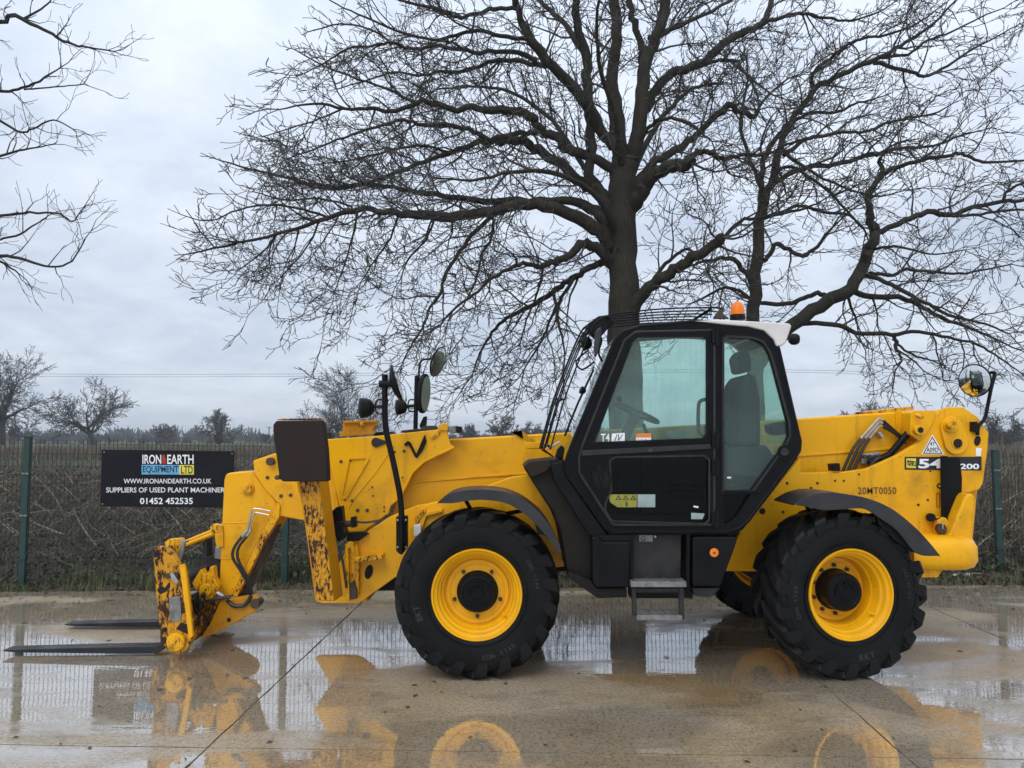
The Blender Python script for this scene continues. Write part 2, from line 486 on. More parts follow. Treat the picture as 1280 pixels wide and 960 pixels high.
M['field'] = pm('winter_grass_field', (0.060, 0.076, 0.032), (0.046, 0.056, 0.028), 0.05, (0.9, 1.0), 0.4, 3, bdist=.05, world=True, spec=.15)
M['joint'] = pm('joint_filler', (0.045, 0.040, 0.035), (0.10, 0.09, 0.075), 14, (0.35, 0.7), 0.5, 60, world=True)

b = MB(); NX = 24
xs = [-2600, -900, -300, -100, -40, -20, -10, 0, 10, 20, 40, 100, 300, 900, 2600]
ys = [-60, -10, 0, 5, 10, 16, 30, 60, 120, 250, 500, 1200, 3500]
for yv in ys:
    for xv in xs: b.v.append((xv, yv, -0.045))
for j in range(len(ys) - 1):
    for i in range(len(xs) - 1):
        a = j * len(xs) + i; b.f.append((a, a + 1, a + 1 + len(xs), a + len(xs)))
obj('ground', b, M['field'], None, kind='structure')

ROT = R(2.0)
ux = Vector((math.cos(ROT), -math.sin(ROT), 0)); uy = Vector((math.sin(ROT), math.cos(ROT), 0))
def edgeY(x): return 9.14 + 0.033 * x       # where the concrete stops before the verge
yard = None
b = MB(); b.add([(-14, -6, -.03), (14, -6, -.03), (14, edgeY(14), -.03), (-14, edgeY(-14), -.03)], [(0, 1, 2, 3)])
yard = obj('concrete_yard', b, M['joint'], None, kind='structure')
b = MB(); b.add([(-60, -60, -.022), (60, -60, -.022), (60, -5.93, -.022), (-60, -5.93, -.022)], [(0, 1, 2, 3)]); b.add([(-60, -5.93, -.022), (-13.9, -5.93, -.022), (-13.9, 7.6, -.022), (-60, 7.6, -.022)], [(0, 1, 2, 3)]); b.add([(12.7, -5.93, -.022), (60, -5.93, -.022), (60, 9.4, -.022), (12.7, 9.4, -.022)], [(0, 1, 2, 3)]); obj('yard_apron', b, M['concrete'], None, smooth=0, kind='structure')
gx = [-13.7, -9.75, -5.78, -1.92, 2.06, 4.12, 8.1, 12.1]
gy = [-5.9, 0.6, 4.47, None]
def slab(x0, x1, y0, y1):
    gc = .003; ga = .0055 if abs(x0 + 1.92) < .1 else .003; gb = .0055 if abs(x1 + 1.92) < .1 else .003
    o0 = Vector((0, 0, 0))
    def W(a, c): return ux * a + uy * c
    m = 6
    lo = []; hi = []
    rng = random.Random(int(x0 * 31 + (y0 or 0) * 7))
    # slightly crumbled edges
    n = max(2, int((x1 - x0) / .16))
    bot = [W(x0 + ga + (x1 - x0 - ga - gb) * i / n, y0 + gc + rng.uniform(-.002, .006)) for i in range(n + 1)]
    if y1 is None:
        top = []
        for i in range(n + 1):
            p = W(x0 + ga + (x1 - x0 - ga - gb) * i / n, y0)
            top.append(Vector((p.x + (edgeY(p.x) - p.y) * .035, edgeY(p.x) - .002 + rng.uniform(-.02, .012), 0)))
    else:
        top = [W(x0 + ga + (x1 - x0 - ga - gb) * i / n, y1 - gc - rng.uniform(-.002, .006)) for i in range(n + 1)]
    L = max(2, int((top[0] - bot[0]).length / .16))
    lft = [bot[0].lerp(top[0], i / L) + ux * rng.uniform(-.004, .008) for i in range(1, L)]
    rgt = [bot[-1].lerp(top[-1], i / L) - ux * rng.uniform(-.004, .008) for i in range(1, L)]
    loop = bot + rgt + top[::-1] + lft[::-1]
    k = len(loop)
    mb = MB()
    v = [(p.x, p.y, 0.0) for p in loop] + [(p.x, p.y, -.028) for p in loop]
    f = [tuple(range(k))] + [(i, k + i, k + (i + 1) % k, (i + 1) % k) for i in range(k)]
    mb.add(v, f)
    obj('slab', mb, M['concrete'], yard, smooth=0)
for i in range(len(gx) - 1):
    for j in range(len(gy) - 1):
        slab(gx[i], gx[i + 1], gy[j], gy[j + 1])

# verge and brush bank behind the fence
def bankz(x, y):
    e = edgeY(x)
    t = (y - e - .55) / 3.6
    base = -.02 if t < 0 else 1.1 * (t if t < 1 else 1.0) ** 0.9
    if y > e + 4.6: base = 1.1 - (y - e - 4.6) * .55
    return max(base, -.035) + .05 * mnoise.noise(Vector((x * 1.3, y * 1.3, 2))) * (1 if y > e + .1 else .2)
b = MB(); nx, ny = 210, 26
for j in range(ny):
    for i in range(nx):
        x = -40 + 80 * i / (nx - 1); y = edgeY(x) - .001 + 6.8 * j / (ny - 1)
        b.v.append((x, y, bankz(x, y) if j else -.02))
for j in range(ny - 1):
    for i in range(nx - 1):
        a = j * nx + i; b.f.append((a, a + 1, a + 1 + nx, a + nx))
obj('verge', b, M['soil'], None, smooth=60, kind='structure')

# ------------------------------------------------------------------ fence
def fY(px): u = (px - 640) / FPX; return 9.613 / (1 - .07 * u)
def fZ(x): return 1.735 - .0145 * (x + 6)
M['fence'] = pm('green_coated_steel', (0.006, 0.036, 0.029), (0.005, 0.026, 0.022), 6, (0.4, 0.55), 0.05, 60)
M['wire'] = pm('dark_green_wire', (0.008, 0.016, 0.015), (0.012, 0.018, 0.017), 6, (0.4, 0.6), 0)
fence = empty('mesh_fence', (0, 9.6, 0), 'dark green welded wire mesh fence with posts along the yard edge', 'fence')
posts = [-640, -300, 37, 360, 653, 946, 1241, 1560]
fpts = []
for px in posts:
    yv = fY(px); xv = (px - 640) / FPX * yv
    fpts.append((xv, yv))
for xv, yv in fpts:
    b = MB(); h = fZ(xv) + .05
    b.box(xv - .038, xv + .038, yv - .03, yv + .03, -.04, h)
    post = obj('post', b, M['fence'], fence, bevel=.006)
    cp = MB(); cp.box(xv - .042, xv + .042, yv - .034, yv + .034, h + .0005, h + .014); obj('post_cap', cp, M['fence'], post, bevel=.004)
    for zc in (.33, .85, 1.35):
        cl = MB(); cl.box(xv - .044, xv + .044, yv - .042, yv - .031, zc - .009, zc + .009); cl.tube([(xv, yv - .05, zc), (xv, yv - .041, zc)], .007, 6); obj('clip', cl, M['grating'] if zc > .5 else M['fence'], post)
for (xa, ya), (xb, yb) in zip(fpts, fpts[1:]):
    b = MB(); L = math.hypot(xb - xa, yb - ya); n = int(L / .05)
    for i in range(1, n):
        t = i / n; x = xa + (xb - xa) * t; y = ya + (yb - ya) * t - .02
        pts = [(x, y, .03)]
        zt = fZ(x)
        for zz in (.36, .86, 1.36):
            if zz < zt: pts += [(x, y, zz - .05), (x, y - .025, zz), (x, y, zz + .05)]
        pts.append((x, y, zt + .03))
        b.tube(pts, .0036, 4, False)
    for zz in (.06, .22, .31, .41, .56, .71, .81, .91, 1.06, 1.21, 1.31, 1.41, 1.56, 1.68):
        off = zz - fZ(0)
        za = zz * fZ(xa) / 1.7; zb = zz * fZ(xb) / 1.7
        b.tube([(xa, ya - .024, za), (xb, yb - .024, zb)], .0038, 4, False)
    obj('mesh_panel', b, M['wire'], fence, smooth=0)

# board on the fence
sgL, sgR = fY(126) - .05, fY(292) - .05
sign = empty('advertising_board', (P(209, 600, fY(209)).x, fY(209) - .05, .93), 'black advertising board with white lettering on the mesh fence', 'sign')
M['board'] = pm('black_board', (0.0065, 0.007, 0.010), (0.010, 0.010, 0.013), 3, (0.35, 0.5), 0.05, 20, spec=.15)
q = [P(127, 562, sgL), P(293, 564, sgR), P(291, 635, sgR), P(125, 633, sgL)]
b = MB(); b.prism3(q, (0, .012, 0)); obj('board', b, M['board'], sign, bevel=.002)
def sY(px): return sgL + (sgR - sgL) * (px - 126) / 166 - .003
def stext(s, x0, x1, y0, y1, mat, bold=.02, dy=0, **kw): lettering('lettering', s, x0, x1, y0, y1, sY(x0) - dy, mat, sign, bold, Y2=sY(x1) - dy, **kw)
stext('IRON', 178, 201.5, 568.3, 580, M['print_white'], .018)
stext('&', 202, 208.3, 568.3, 580, M['print_red'], .04)
stext('EARTH', 209, 242, 568.3, 580, M['print_white'], .018)
b = MB(); b.prism3([P(177, 581, sY(177)), P(224.3, 581.2, sY(224)), P(224.3, 593.2, sY(224)), P(177, 593, sY(177))], (0, .001, 0)); obj('blue_band', b, M['print_blue'], sign)
b = MB(); b.prism3([P(224.3, 581.2, sY(224)), P(242.3, 581.3, sY(242)), P(242.3, 593.3, sY(242)), P(224.3, 593.2, sY(224))], (0, .001, 0)); obj('yellow_band', b, M['print_yellow'], sign)
stext('EQUIPMENT', 178.6, 223, 582.3, 592, M['print_black'], .010, .003)
stext('LTD', 226.2, 240.8, 582.3, 592, M['print_black'], .010, .003)
stext('WWW.IRONANDEARTH.CO.UK', 154.5, 264.3, 598.3, 604.4, M['print_white'], .008)
stext('SUPPLIERS OF USED PLANT MACHINERY', 132.8, 286, 609.3, 615.6, M['print_white'], .008)
stext('01452 452535', 175, 241, 622.3, 630.2, M['print_white'], .018)
for px, py in ((130, 565), (290, 567), (128, 630), (288, 631)):
    obj('fixing', MB().disc(P(px, py, sY(px) - .002), .007, .004, 8), M['steel'], sign)

# ------------------------------------------------------------------ brush, grass and litter
def cane(mb, p, d, L, r, n=4, bend=.25, sides=3, rng=random):
    pts = [Vector(p)]; rr = [r]; d = Vector(d).normalized()
    for i in range(n):
        d = (d + Vector((rng.uniform(-bend, bend), rng.uniform(-bend, bend), rng.uniform(-bend, bend)))).normalized()
        pts.append(pts[-1] + d * (L / n)); rr.append(r * (1 - .8 * (i + 1) / n))
    mb.tube(pts, rr, sides, False)
    return pts
M['twig_dark'] = pm('dark_bramble_stems', (0.125, 0.108, 0.082), (0.052, 0.050, 0.036), 3, (0.7, 0.9), 0, world=True)
M['twig_pale'] = pm('bleached_dead_canes', (0.30, 0.25, 0.185), (0.13, 0.108, 0.08), 2, (0.7, 0.9), 0, world=True)
M['twig_brown'] = pm('brown_hedge_twigs', (0.18, 0.14, 0.10), (0.10, 0.082, 0.062), 2, (0.7, 0.9), 0, world=True)
M['leaf'] = pm('dull_ivy_leaves', (0.040, 0.060, 0.024), (0.085, 0.082, 0.042), 5, (0.45, 0.7), 0, world=True)
M['leaf_dead'] = pm('dead_brown_leaves', (0.085, 0.055, 0.030), (0.05, 0.036, 0.022), 5, (0.6, 0.8), 0, world=True)
M['grass'] = pm('verge_grass', (0.075, 0.105, 0.03), (0.11, 0.105, 0.05), 4, (0.6, 0.8), 0, world=True)
hedge = empty('flailed_hedge', (0, 11.6, 0), 'brown tangled winter hedge and brambles behind the mesh fence', 'hedge')
rng = random.Random(11)
dark, pale, brown = MB(), MB(), MB()
def clump(x, y): return .55 + 1.1 * max(0, .45 + mnoise.noise(Vector((x * .9, y * .7, 8))) + .4 * mnoise.noise(Vector((x * 2.7, y * 2, 3))))
def hx(): return rng.uniform(-10.5, 10.5)
for i in range(13000):
    x = hx(); e = edgeY(x); y = e + .75 + 4.4 * rng.random() ** 0.85
    z = max(0, bankz(x, y)) + rng.uniform(-.05, .12)
    a = rng.uniform(0, 6.28); up = rng.uniform(-.1, .8)
    cane(dark, (x, y, z), (math.cos(a), .6 * math.sin(a), up), rng.uniform(.2, .6) * clump(x, y), rng.uniform(.0035, .0085), 4, .5, 3, rng)
for i in range(8000):
    x = hx(); e = edgeY(x); y = e + .9 + 4.1 * rng.random()
    z = max(0, bankz(x, y)) - .05
    cane(brown, (x, y, z), (rng.uniform(-.8, .8), rng.uniform(-.4, .3), 1), rng.uniform(.25, .62) * clump(x, y), rng.uniform(.0035, .008), 4, .22, 3, rng)
# the right-hand stretch stands taller and thicker
for i in range(2600):
    x = rng.uniform(4.2, 10.5); e = edgeY(x); y = e + 1.0 + 3.2 * rng.random()
    z = max(0, bankz(x, y)) - .05
    cane(brown if rng.random() < .6 else dark, (x, y, z), (rng.uniform(-.5, .5), rng.uniform(-.4, .2), 1), rng.uniform(.35, .8), rng.uniform(.003, .007), 4, .22, 3, rng)
# cut canes lying across the bank
for i in range(1300):
    x = hx(); e = edgeY(x); y = e + .8 + 3.0 * rng.random()
    z = max(0, bankz(x, y)) + rng.uniform(.05, .25)
    s = 1 if rng.random() < .75 else -1
    cane(pale, (x, y, z), (s * rng.uniform(.5, 1), rng.uniform(-.15, .25), rng.uniform(.05, 1.0)), rng.uniform(.2, .85), rng.uniform(.004, .012), 5, .16, 4, rng)
obj('bramble_stems', dark, M['twig_dark'], hedge, smooth=0, kind='stuff')
obj('hedge_twigs', brown, M['twig_brown'], hedge, smooth=0, kind='stuff')
obj('dead_canes', pale, M['twig_pale'], hedge, smooth=0, kind='stuff')
def leaves(n, sz, fy, fz, seed, xr=(-10.5, 10.5)):
    rg = random.Random(seed); mb = MB()
    for i in range(n):
        x = rg.uniform(*xr); y = fy(rg, x); z = fz(rg, x, y)
        a = Vector((rg.gauss(0, 1), rg.gauss(0, 1), rg.gauss(0, 1))).normalized(); c = a.orthogonal().normalized()
        s = sz * rg.uniform(.6, 1.5); p = Vector((x, y, z)); w = a.cross(c) * .3 * s
        mb.add([p, p + a * s * .5 + w + c * s * .1, p + a * s, p + a * s * .5 - w - c * s * .05], [(0, 1, 2, 3)])
    return mb
obj('ivy_leaves', leaves(34000, .05, lambda r, x: edgeY(x) + .45 + 3.4 * r.random() ** 1.4, lambda r, x, y: max(0, bankz(x, y)) + abs(r.gauss(0, .13)), 3), M['leaf'], hedge, smooth=0, kind='stuff')
obj('dead_leaves', leaves(16000, .045, lambda r, x: edgeY(x) + .08 + 4.2 * r.random() ** 1.5, lambda r, x, y: max(-.01, bankz(x, y)) + abs(r.gauss(0, .10)) * (1 if y > edgeY(x) + .6 else .25), 5), M['leaf_dead'], hedge, smooth=0, kind='stuff')
gm = MB(); rg = random.Random(4)
def blade(x, y, z, h):
    a = rg.uniform(0, 6.28); lean = rg.uniform(.1, .7) * h; w = .004
    dx, dy = math.cos(a), math.sin(a)
    gm.add([(x - dy * w, y + dx * w, z), (x + dy * w, y - dx * w, z), (x + dx * lean * .4 + dy * w * .7, y + dy * lean * .4 - dx * w * .7, z + h * .6), (x + dx * lean * .4 - dy * w * .7, y + dy * lean * .4 + dx * w * .7, z + h * .6), (x + dx * lean, y + dy * lean, z + h)],
           [(0, 1, 2, 3), (3, 2, 4)])
for i in range(330):
    x = rg.uniform(-10, 9.5); y = edgeY(x) + .07 + abs(rg.gauss(0, .28))
    big = mnoise.noise(Vector((x * .8, 3, 1))) > .05
    for k in range(rg.randint(14, 42)):
        blade(x + rg.gauss(0, .07), max(edgeY(x) + .03, y + rg.gauss(0, .06)), bankz(x, y) - .01, rg.uniform(.05, .24 if big else .12))
for cx0, cy0, hh in ((-2.75, 9.75, .34), (-2.5, 9.8, .3), (-3.0, 9.7, .25), (-5.2, 9.4, .2), (-4.0, 9.4, .22)):
    for k in range(260): blade(cx0 + rg.gauss(0, .12), cy0 + rg.gauss(0, .08), 0, rg.uniform(.1, hh))
obj('verge_grass', gm, M['grass'], None, smooth=0, kind='stuff', label='tufts of green grass along the foot of the fence', category='grass')
fl = MB(); rf = random.Random(91)
for i in range(900):
    x = rf.uniform(-9, 9); y = edgeY(x) - abs(rf.gauss(0, .35)) if rf.random() < .75 else rf.uniform(3.2, edgeY(x))
    s_ = rf.uniform(.012, .035); a = rf.uniform(0, 6.283); dx, dy = math.cos(a) * s_, math.sin(a) * s_
    fl.add([(x - dx, y - dy, .003), (x + dy * .5, y - dx * .5, .003 + rf.uniform(0, .012)), (x + dx, y + dy, .004), (x - dy * .5, y + dx * .5, .003 + rf.uniform(0, .012))], [(0, 1, 2, 3)])
obj('fallen_leaves', fl, M['leaf_dead'], None, smooth=0, kind='stuff', label='small dead leaves blown onto the wet concrete', category='leaves')
M['litter'] = pm('pale_plastic_litter', (0.55, 0.53, 0.50), (0.40, 0.36, 0.33), 20, (0.4, 0.6), 0.3, 60)
def litter(px, py, w, lab):
    c = P(px, py, 9.85); mb = MB(); n, m = 7, 5
    r_ = random.Random(px)
    for j in range(m):
        for i in range(n): mb.v.append((c.x + (i / (n - 1) - .5) * w, 9.85 + (j / (m - 1) - .5) * w * .5, .02 + .05 * r_.random() * (1 if 0 < i < n - 1 else .3)))
    for j in range(m - 1):
        for i in range(n - 1): a = j * n + i; mb.f.append((a, a + 1, a + 1 + n, a + n))
    o = obj('litter', mb, M['litter'], None, smooth=0, label=lab, category='litter', group='litter by the verge')
    s = o.modifiers.new('solid', 'SOLIDIFY'); s.thickness = .003
litter(1198, 713, .14, 'smaller crumpled scrap of pale litter on the verge behind the counterweight')
litter(1217, 713, .20, 'larger pinkish crumpled litter on the verge near the right fence post')
# ------------------------------------------------------------------ the telehandler
Y, YW = M['yellow'], M['yellow_worn']
TH = empty('telehandler', (0.9, 6.85, 0.0),
           'yellow telescopic handler with black cab and lowered forks parked on wet concrete', 'telehandler')
YF = 5.72                         # outer face of the near tyres
AXF = P(596, 745, YF + .2); AXR = P(1057, 747, YF + .2)
AXF = Vector((-0.262, 0, 0.622)); AXR = Vector((2.497, 0, 0.622))

# ---- wheels -------------------------------------------------------
def tyre_mb():
    mb = MB()
    prof = [(0.322, -.155), (0.335, -.182), (0.365, -.196), (0.43, -.206), (0.50, -.205), (0.548, -.193), (0.570, -.168), (0.578, -.1), (0.580, 0)]
    prof += [(r, -y) for r, y in prof[-2::-1]]
    mb.lathe(prof, (0, 0, 0), 72)
    # moulded rings on the side walls
    for s in (-1, 1):
        for rr in (0.372, 0.512):
            mb.lathe([(rr - .006, s * .198), (rr - .003, s * .2085), (rr + .003, s * .2085), (rr + .006, s * .198)], (0, 0, 0), 72)
    N = 19
    for s in (-1, 1):
        for k in range(N):
            a0 = 2 * math.pi * (k + (0.5 if s > 0 else 0)) / N
            st = []
            for t in (0.0, 0.3, 0.62, 0.86, 1.0):
                y = s * (-0.012 + t * 0.212)
                ro = 0.624 - 0.016 * t ** 4; ri = 0.565
                w = 0.062 + 0.028 * t
                a = a0 + 0.34 * t ** 0.85
                st.append([(a - w / 2 / ro, ro, y), (a + w / 2 / ro, ro, y), (a + w / 2 / ro + .012, ri, y), (a - w / 2 / ro - .012, ri, y)])
            a = a0 + 0.36; w = 0.090
            st.append([(a - w / 2 / .57, .588, s * .214), (a + w / 2 / .57, .588, s * .214), (a + w / 2 / .56, .55, s * .185), (a - w / 2 / .56, .55, s * .185)])
            a = a0 + 0.39; w = 0.086
            st.append([(a - w / 2 / .53, .535, s * .2165), (a + w / 2 / .53, .535, s * .2165), (a + w / 2 / .52, .52, s * .19), (a - w / 2 / .52, .52, s * .19)])
            a = a0 + 0.415; w = 0.064
            st.append([(a - w / 2 / .49, .498, s * .2085), (a + w / 2 / .49, .498, s * .2085), (a + w / 2 / .48, .49, s * .195), (a - w / 2 / .48, .49, s * .195)])
            vv = [(r * math.cos(q), y, r * math.sin(q)) for row in st for q, r, y in row]
            ff = [(3, 2, 1, 0), tuple(4 * (len(st) - 1) + i for i in range(4))]
            for i in range(len(st) - 1):
                for j in range(4):
                    j2 = (j + 1) % 4
                    ff.append((4 * i + j, 4 * i + j2, 4 * i + 4 + j2, 4 * i + 4 + j))
            if s < 0: ff = [f[::-1] for f in ff]
            mb.add(vv, ff)
    return mb
def rim_mb(dz):
    mb = MB()
    e = -.060 if dz < 0 else -.02
    prof = [(0.320, -.150), (0.338, -.176), (0.341, -.190), (0.335, -.198), (0.326, -.195), (0.320, -.178), (0.312, -.168), (0.303, -.166), (0.297, -.158), (0.295, -.128),
            (0.289, -.120), (0.282, -.119), (0.277, -.112), (0.274, e - .022), (0.266, e - .012), (0.258, e - .012), (0.253, e - .002), (0.248, dz + .012), (0.242, dz + .014), (0.236, dz), (0.212, dz), (0.209, dz + .006), (0.203, dz + .006), (0.200, dz)]
    prof += [(0.12, dz), (0.118, dz + .02), (0.27, dz + .02), (0.30, .0), (0.30, .15), (0.335, .19), (0.322, .15)]
    mb.lathe(prof, (0, 0, 0), 64)
    return mb
def hub_mb(front, dz):
    mb = MB()
    prof = [(0.0, front), (0.045, front), (0.05, front + .006), (0.105, front + .006), (0.110, front), (0.132, front + .004), (0.144, front + .02), (0.146, dz - .012), (0.158, dz - .010), (0.158, dz + .01)]
    mb.lathe(prof, (0, 0, 0), 40)
    return mb
def lettered(root, s, mid_deg, r, h, arc, flip=False):
    """raised word along the side wall"""
    n = len(s); mb = MB()
    for i, ch in enumerate(s):
        if ch == ' ': continue
        v, f = text_mesh(ch, 0.012)
        ax = min(q[0] for q in v); w = max(q[0] for q in v) - ax
        ay = 0.0
        a = R(mid_deg + (i - (n - 1) / 2) * arc / n * (1 if flip else -1))
        vv = []
        for q in v:
            u = (q[0] - ax - w / 2) * h * 0.95; t = (q[1] - 0.35) * h
            if flip: u, t = -u, -t
            er = Vector((math.cos(a), 0, math.sin(a))); et = Vector((math.sin(a), 0, -math.cos(a)))
            p = er * (r + t) + et * u
            vv.append((p.x, -.2105, p.z))
        mb.add(vv, f)
    return mb
tyre0 = tyre_mb()
def wheel(ax, yc, side, rot, dz, hubf, words, name='wheel', label=None, yaw=0):
    c = Vector((ax.x, yc, ax.z))
    w = bpy.data.objects.new(name, None); w.empty_display_size = .2
    scene.collection.objects.link(w); ORG[w.name] = c
    w.parent = TH; w.location = c - ORG[TH.name]
    w.rotation_euler = (0, 0, (0 if side < 0 else math.pi) + R(yaw))
    if label: w['label'] = label
    def sub(nm, mb, mat, **kw):
        o = obj(nm, mb, mat, None, **kw)
        cc = ORG[o.name].copy()
        o.parent = w; o.location = cc
        return o
    t = MB(); ca, sa = math.cos(rot), math.sin(rot)
    t.v = [(x * ca - z * sa, y, x * sa + z * ca) for x, y, z in tyre0.v]; t.f = list(tyre0.f)
    sub('tyre', t, M['rubber'], smooth=30)
    sub('rim', rim_mb(dz), M['yellow_bright'], smooth=50)
    sub('hub', hub_mb(hubf, dz), M['frame'], smooth=30)
    for k in range(10 if dz > 0 else 5):
        a = R(72 * k + 54) if dz < 0 else R(36 * k + 18)
        nb = MB(); p = (0.183 * math.cos(a), dz - .022, 0.183 * math.sin(a))
        nb.tube([p, (p[0], dz + .002, p[2])], 0.016, 6); nb.tube([(p[0], dz - .034, p[2]), (p[0], dz - .02, p[2])], 0.009, 8)
        sub('wheel_nut', nb, M['greasy'], smooth=30)
    # castings on the hub face
    hb = MB()
    for k in range(3):
        a = R(120 * k + 40)
        q = [(0.075 * math.cos(a + x), hubf - .003, 0.075 * math.sin(a + x)) for x in (-.5, -.25, 0, .25, .5)]
        hb.tube(q, 0.006, 6)
    hb.tube([(0, hubf - .012, .07), (0, hubf + .01, .07)], .014, 6)
    sub('hub_casting', hb, M['frame'], smooth=30)
    if words:
        vb = MB(); a = R(-38); vb.tube([(0.27 * math.cos(a), -.14, .27 * math.sin(a)), (0.245 * math.cos(a), -.10, .245 * math.sin(a))], .010, 8)
        sub('valve', vb, M['yellow_bright'])
        for s, deg, r, h, arc, fl in words:
            sub('lettering', lettered(w, s, deg, r, h, arc, fl), M['letter_rubber'], smooth=0)
    return w
wheel(AXF, YF + .21, -1, 0.1, -.055, -.135, [('BKT', 197, .455, .062, 15, False), ('CON STAR', 292, .455, .045, 34, True), ('CON STAR', 20, .455, .036, 30, False)])
wheel(AXR, YF + .21, -1, 0.32, .045, -.115, [('BKT', 282, .455, .06, 17, True), ('CON STAR', 185, .455, .042, 32, False), ('400/80-24', 10, .455, .03, 30, False)], yaw=8)
wheel(AXF, 8.07 - .21, 1, 0.5, -.055, -.135, None)
wheel(AXR, 8.07 - .21, 1, 0.2, .045, -.115, None)

# ---- chassis ------------------------------------------------------
b = MB()
zf = P(600, 700, 6.5).z
b.box(-1.25, 3.3, 6.50, 7.2, 0.66, 0.95)
b.box(-1.2, 0.3, 6.5, 7.2, 0.50, 0.70)
b.box(2.1, 3.1, 6.5, 7.2, 0.55, 0.72)
obj('chassis', b, M['chassis'], TH, bevel=.01)
for ax in (AXF, AXR):
    b = MB(); b.tube([(ax.x, 5.95, ax.z), (ax.x, 6.3, ax.z), (ax.x, 6.6, ax.z), (ax.x, 6.85, ax.z), (ax.x, 7.1, ax.z), (ax.x, 7.4, ax.z), (ax.x, 7.75, ax.z)],
                     [.10, .09, .11, .17, .11, .09, .10], 14)
    obj('axle', b, M['chassis'], TH)
front_plate = [(395, 752), (440, 677), (487, 646), (520, 632), (560, 625), (640, 596), (690, 590), (700, 640), (707, 708), (640, 716), (520, 716), (494, 722), (452, 752), (446, 754), (404, 754)]
plate('chassis_side', front_plate, 6.40, 6.46, Y, TH, .008)
plate('chassis_side', front_plate, 7.22, 7.28, Y, TH, .008)
plate('front_crossmember', [(398, 752), (428, 700), (440, 677), (455, 676), (460, 752)], 6.47, 7.21, YW, TH, .006)
# wheel-arch inner panel with a rolled edge
plate('arch_panel', [(513, 660), (527, 634), (540, 628), (610, 622), (672, 633), (700, 680), (706, 700), (690, 690), (650, 655), (600, 645), (540, 655), (520, 672)], 6.33, 6.40, Y, TH, .008)
plate('arch_rib', [(520, 668), (528, 641), (553, 636), (553, 640), (533, 645), (524, 672)], 6.29, 6.33, Y, TH, .004)
plate('marker_lamp', [(517, 657), (526, 655), (526, 669), (517, 671)], 6.27, 6.33, M['print_white'], TH, .006)
plate('lamp_guard', capsule(521, 649, 529, 639, 3.2), 6.28, 6.33, YW, TH, .004)
obj('body_hole', MB().prism(circ(461, 715, 5, 14, 9, .25), 6.394, 6.40), M['hole'], TH)
plate('ledge', [(441, 697), (477, 694), (478, 699), (446, 703)], 6.26, 6.40, YW, TH, .004)
rear_plate = [(1001, 572), (1001, 591), (1055, 590), (1084, 586), (1120, 570), (1147, 554), (1159, 539), (1167, 521), (1176, 512), (1186, 509), (1204, 509),
              (1222, 521), (1236, 541), (1235, 560), (1229, 604), (1224, 612), (1205, 617), (1198, 652), (1190, 690), (1150, 694), (1128, 716), (905, 714), (926, 662), (937, 650)]
plate('chassis_side', rear_plate, 6.44, 6.50, Y, TH, .008)
plate('chassis_side', rear_plate, 7.20, 7.26, Y, TH, .008)
plate('engine_cover', [(700, 600), (1000, 592), (1000, 660), (980, 700), (700, 700)], 7.3, 8.0, Y, TH, .03)
plate('rear_frame', [(1150, 690), (1200, 640), (1206, 617), (1222, 612), (1215, 690)], 6.51, 7.19, Y, TH, .01)
for px, py, r in ((1014, 610, 1.6), (1022, 604, 1.6), (984, 604, 1.8), (979, 640, 1.8), (1044, 601, 1.3), (1055, 601, 1.3), (953, 639, 4), (1074, 593, 1.2), (1148, 631, 1.6), (1160, 625, 1.4), (1163, 589, 1.2), (1029, 640, 1.7)):
    obj('bolt_hole', MB().prism(circ(px, py, r, 10), 6.436, 6.44), M['hole'], TH)

# ---- boom ---------------------------------------------------------
BY0, BY1 = 6.66, 7.04
outer = [(556, 549), (700, 541), (1000, 523), (1146, 513), (1150, 585), (1000, 612), (720, 648), (520, 668), (486, 650), (500, 610)]
boom = plate('boom', outer, BY0, BY1, Y, TH, .02, seg=3)
plate('boom_rib', [(505, 602), (600, 594), (700, 588), (1000, 568), (1128, 558), (1128, 561), (1000, 571), (700, 591), (600, 597), (505, 605)], BY0 - .012, BY0, Y, boom, .004)
plate('boom_collar', [(640, 540), (652, 539), (656, 560), (652, 580), (700, 577), (700, 572)], BY0 - .014, BY0, Y, boom, .004)
plate('lifting_eye', capsule(661, 557, 676, 556, 4), BY0 - .02, BY0, Y, boom, .004)
plate('boom_strap', [(1120, 513), (1127, 512), (1128, 530), (1124, 545), (1120, 545)], BY0 - .012, BY0, Y, boom, .003)
plate('boom_cap', [(1090, 514), (1142, 508), (1143, 512), (1092, 518)], BY0 + .02, BY1 - .02, YW, boom, .003)
# front cheek plate of the boom
cheek = [(409, 549), (470, 545), (547, 537), (549, 531), (559, 530), (560, 545), (563, 555), (568, 559), (530, 577), (516, 590), (508, 606), (500, 622), (488, 631),
         (484, 643), (450, 668), (436, 664), (428, 640), (424, 631), (417, 600), (410, 565)]
ck = plate('boom_cheek', cheek, 6.52, 6.58, Y, TH, .008)
plate('boom_cheek', cheek, 7.12, 7.18, Y, TH, .008)
plate('cheek_spacer', [(412, 551), (545, 539), (556, 552), (500, 610), (470, 640), (432, 640), (420, 600)], 6.58, 7.12, Y, TH, .01)
tri = [(435, 571), (460, 570), (462, 573), (433, 623), (430, 624), (425, 622), (424, 618), (433, 573)]
tri_in = [(437, 574), (458, 573), (431, 619), (428, 619)]
obj('pressed_rib', MB().holed(tri, [tri_in], 6.504, 6.52), Y, ck)
fold = [(568, 559), (530, 577), (516, 590), (508, 606), (500, 622), (488, 631), (484, 643)]
b = MB(); b.tube([P(x, y, 6.518) for x, y in fold], .010, 6); obj('fold_edge', b, Y, ck)
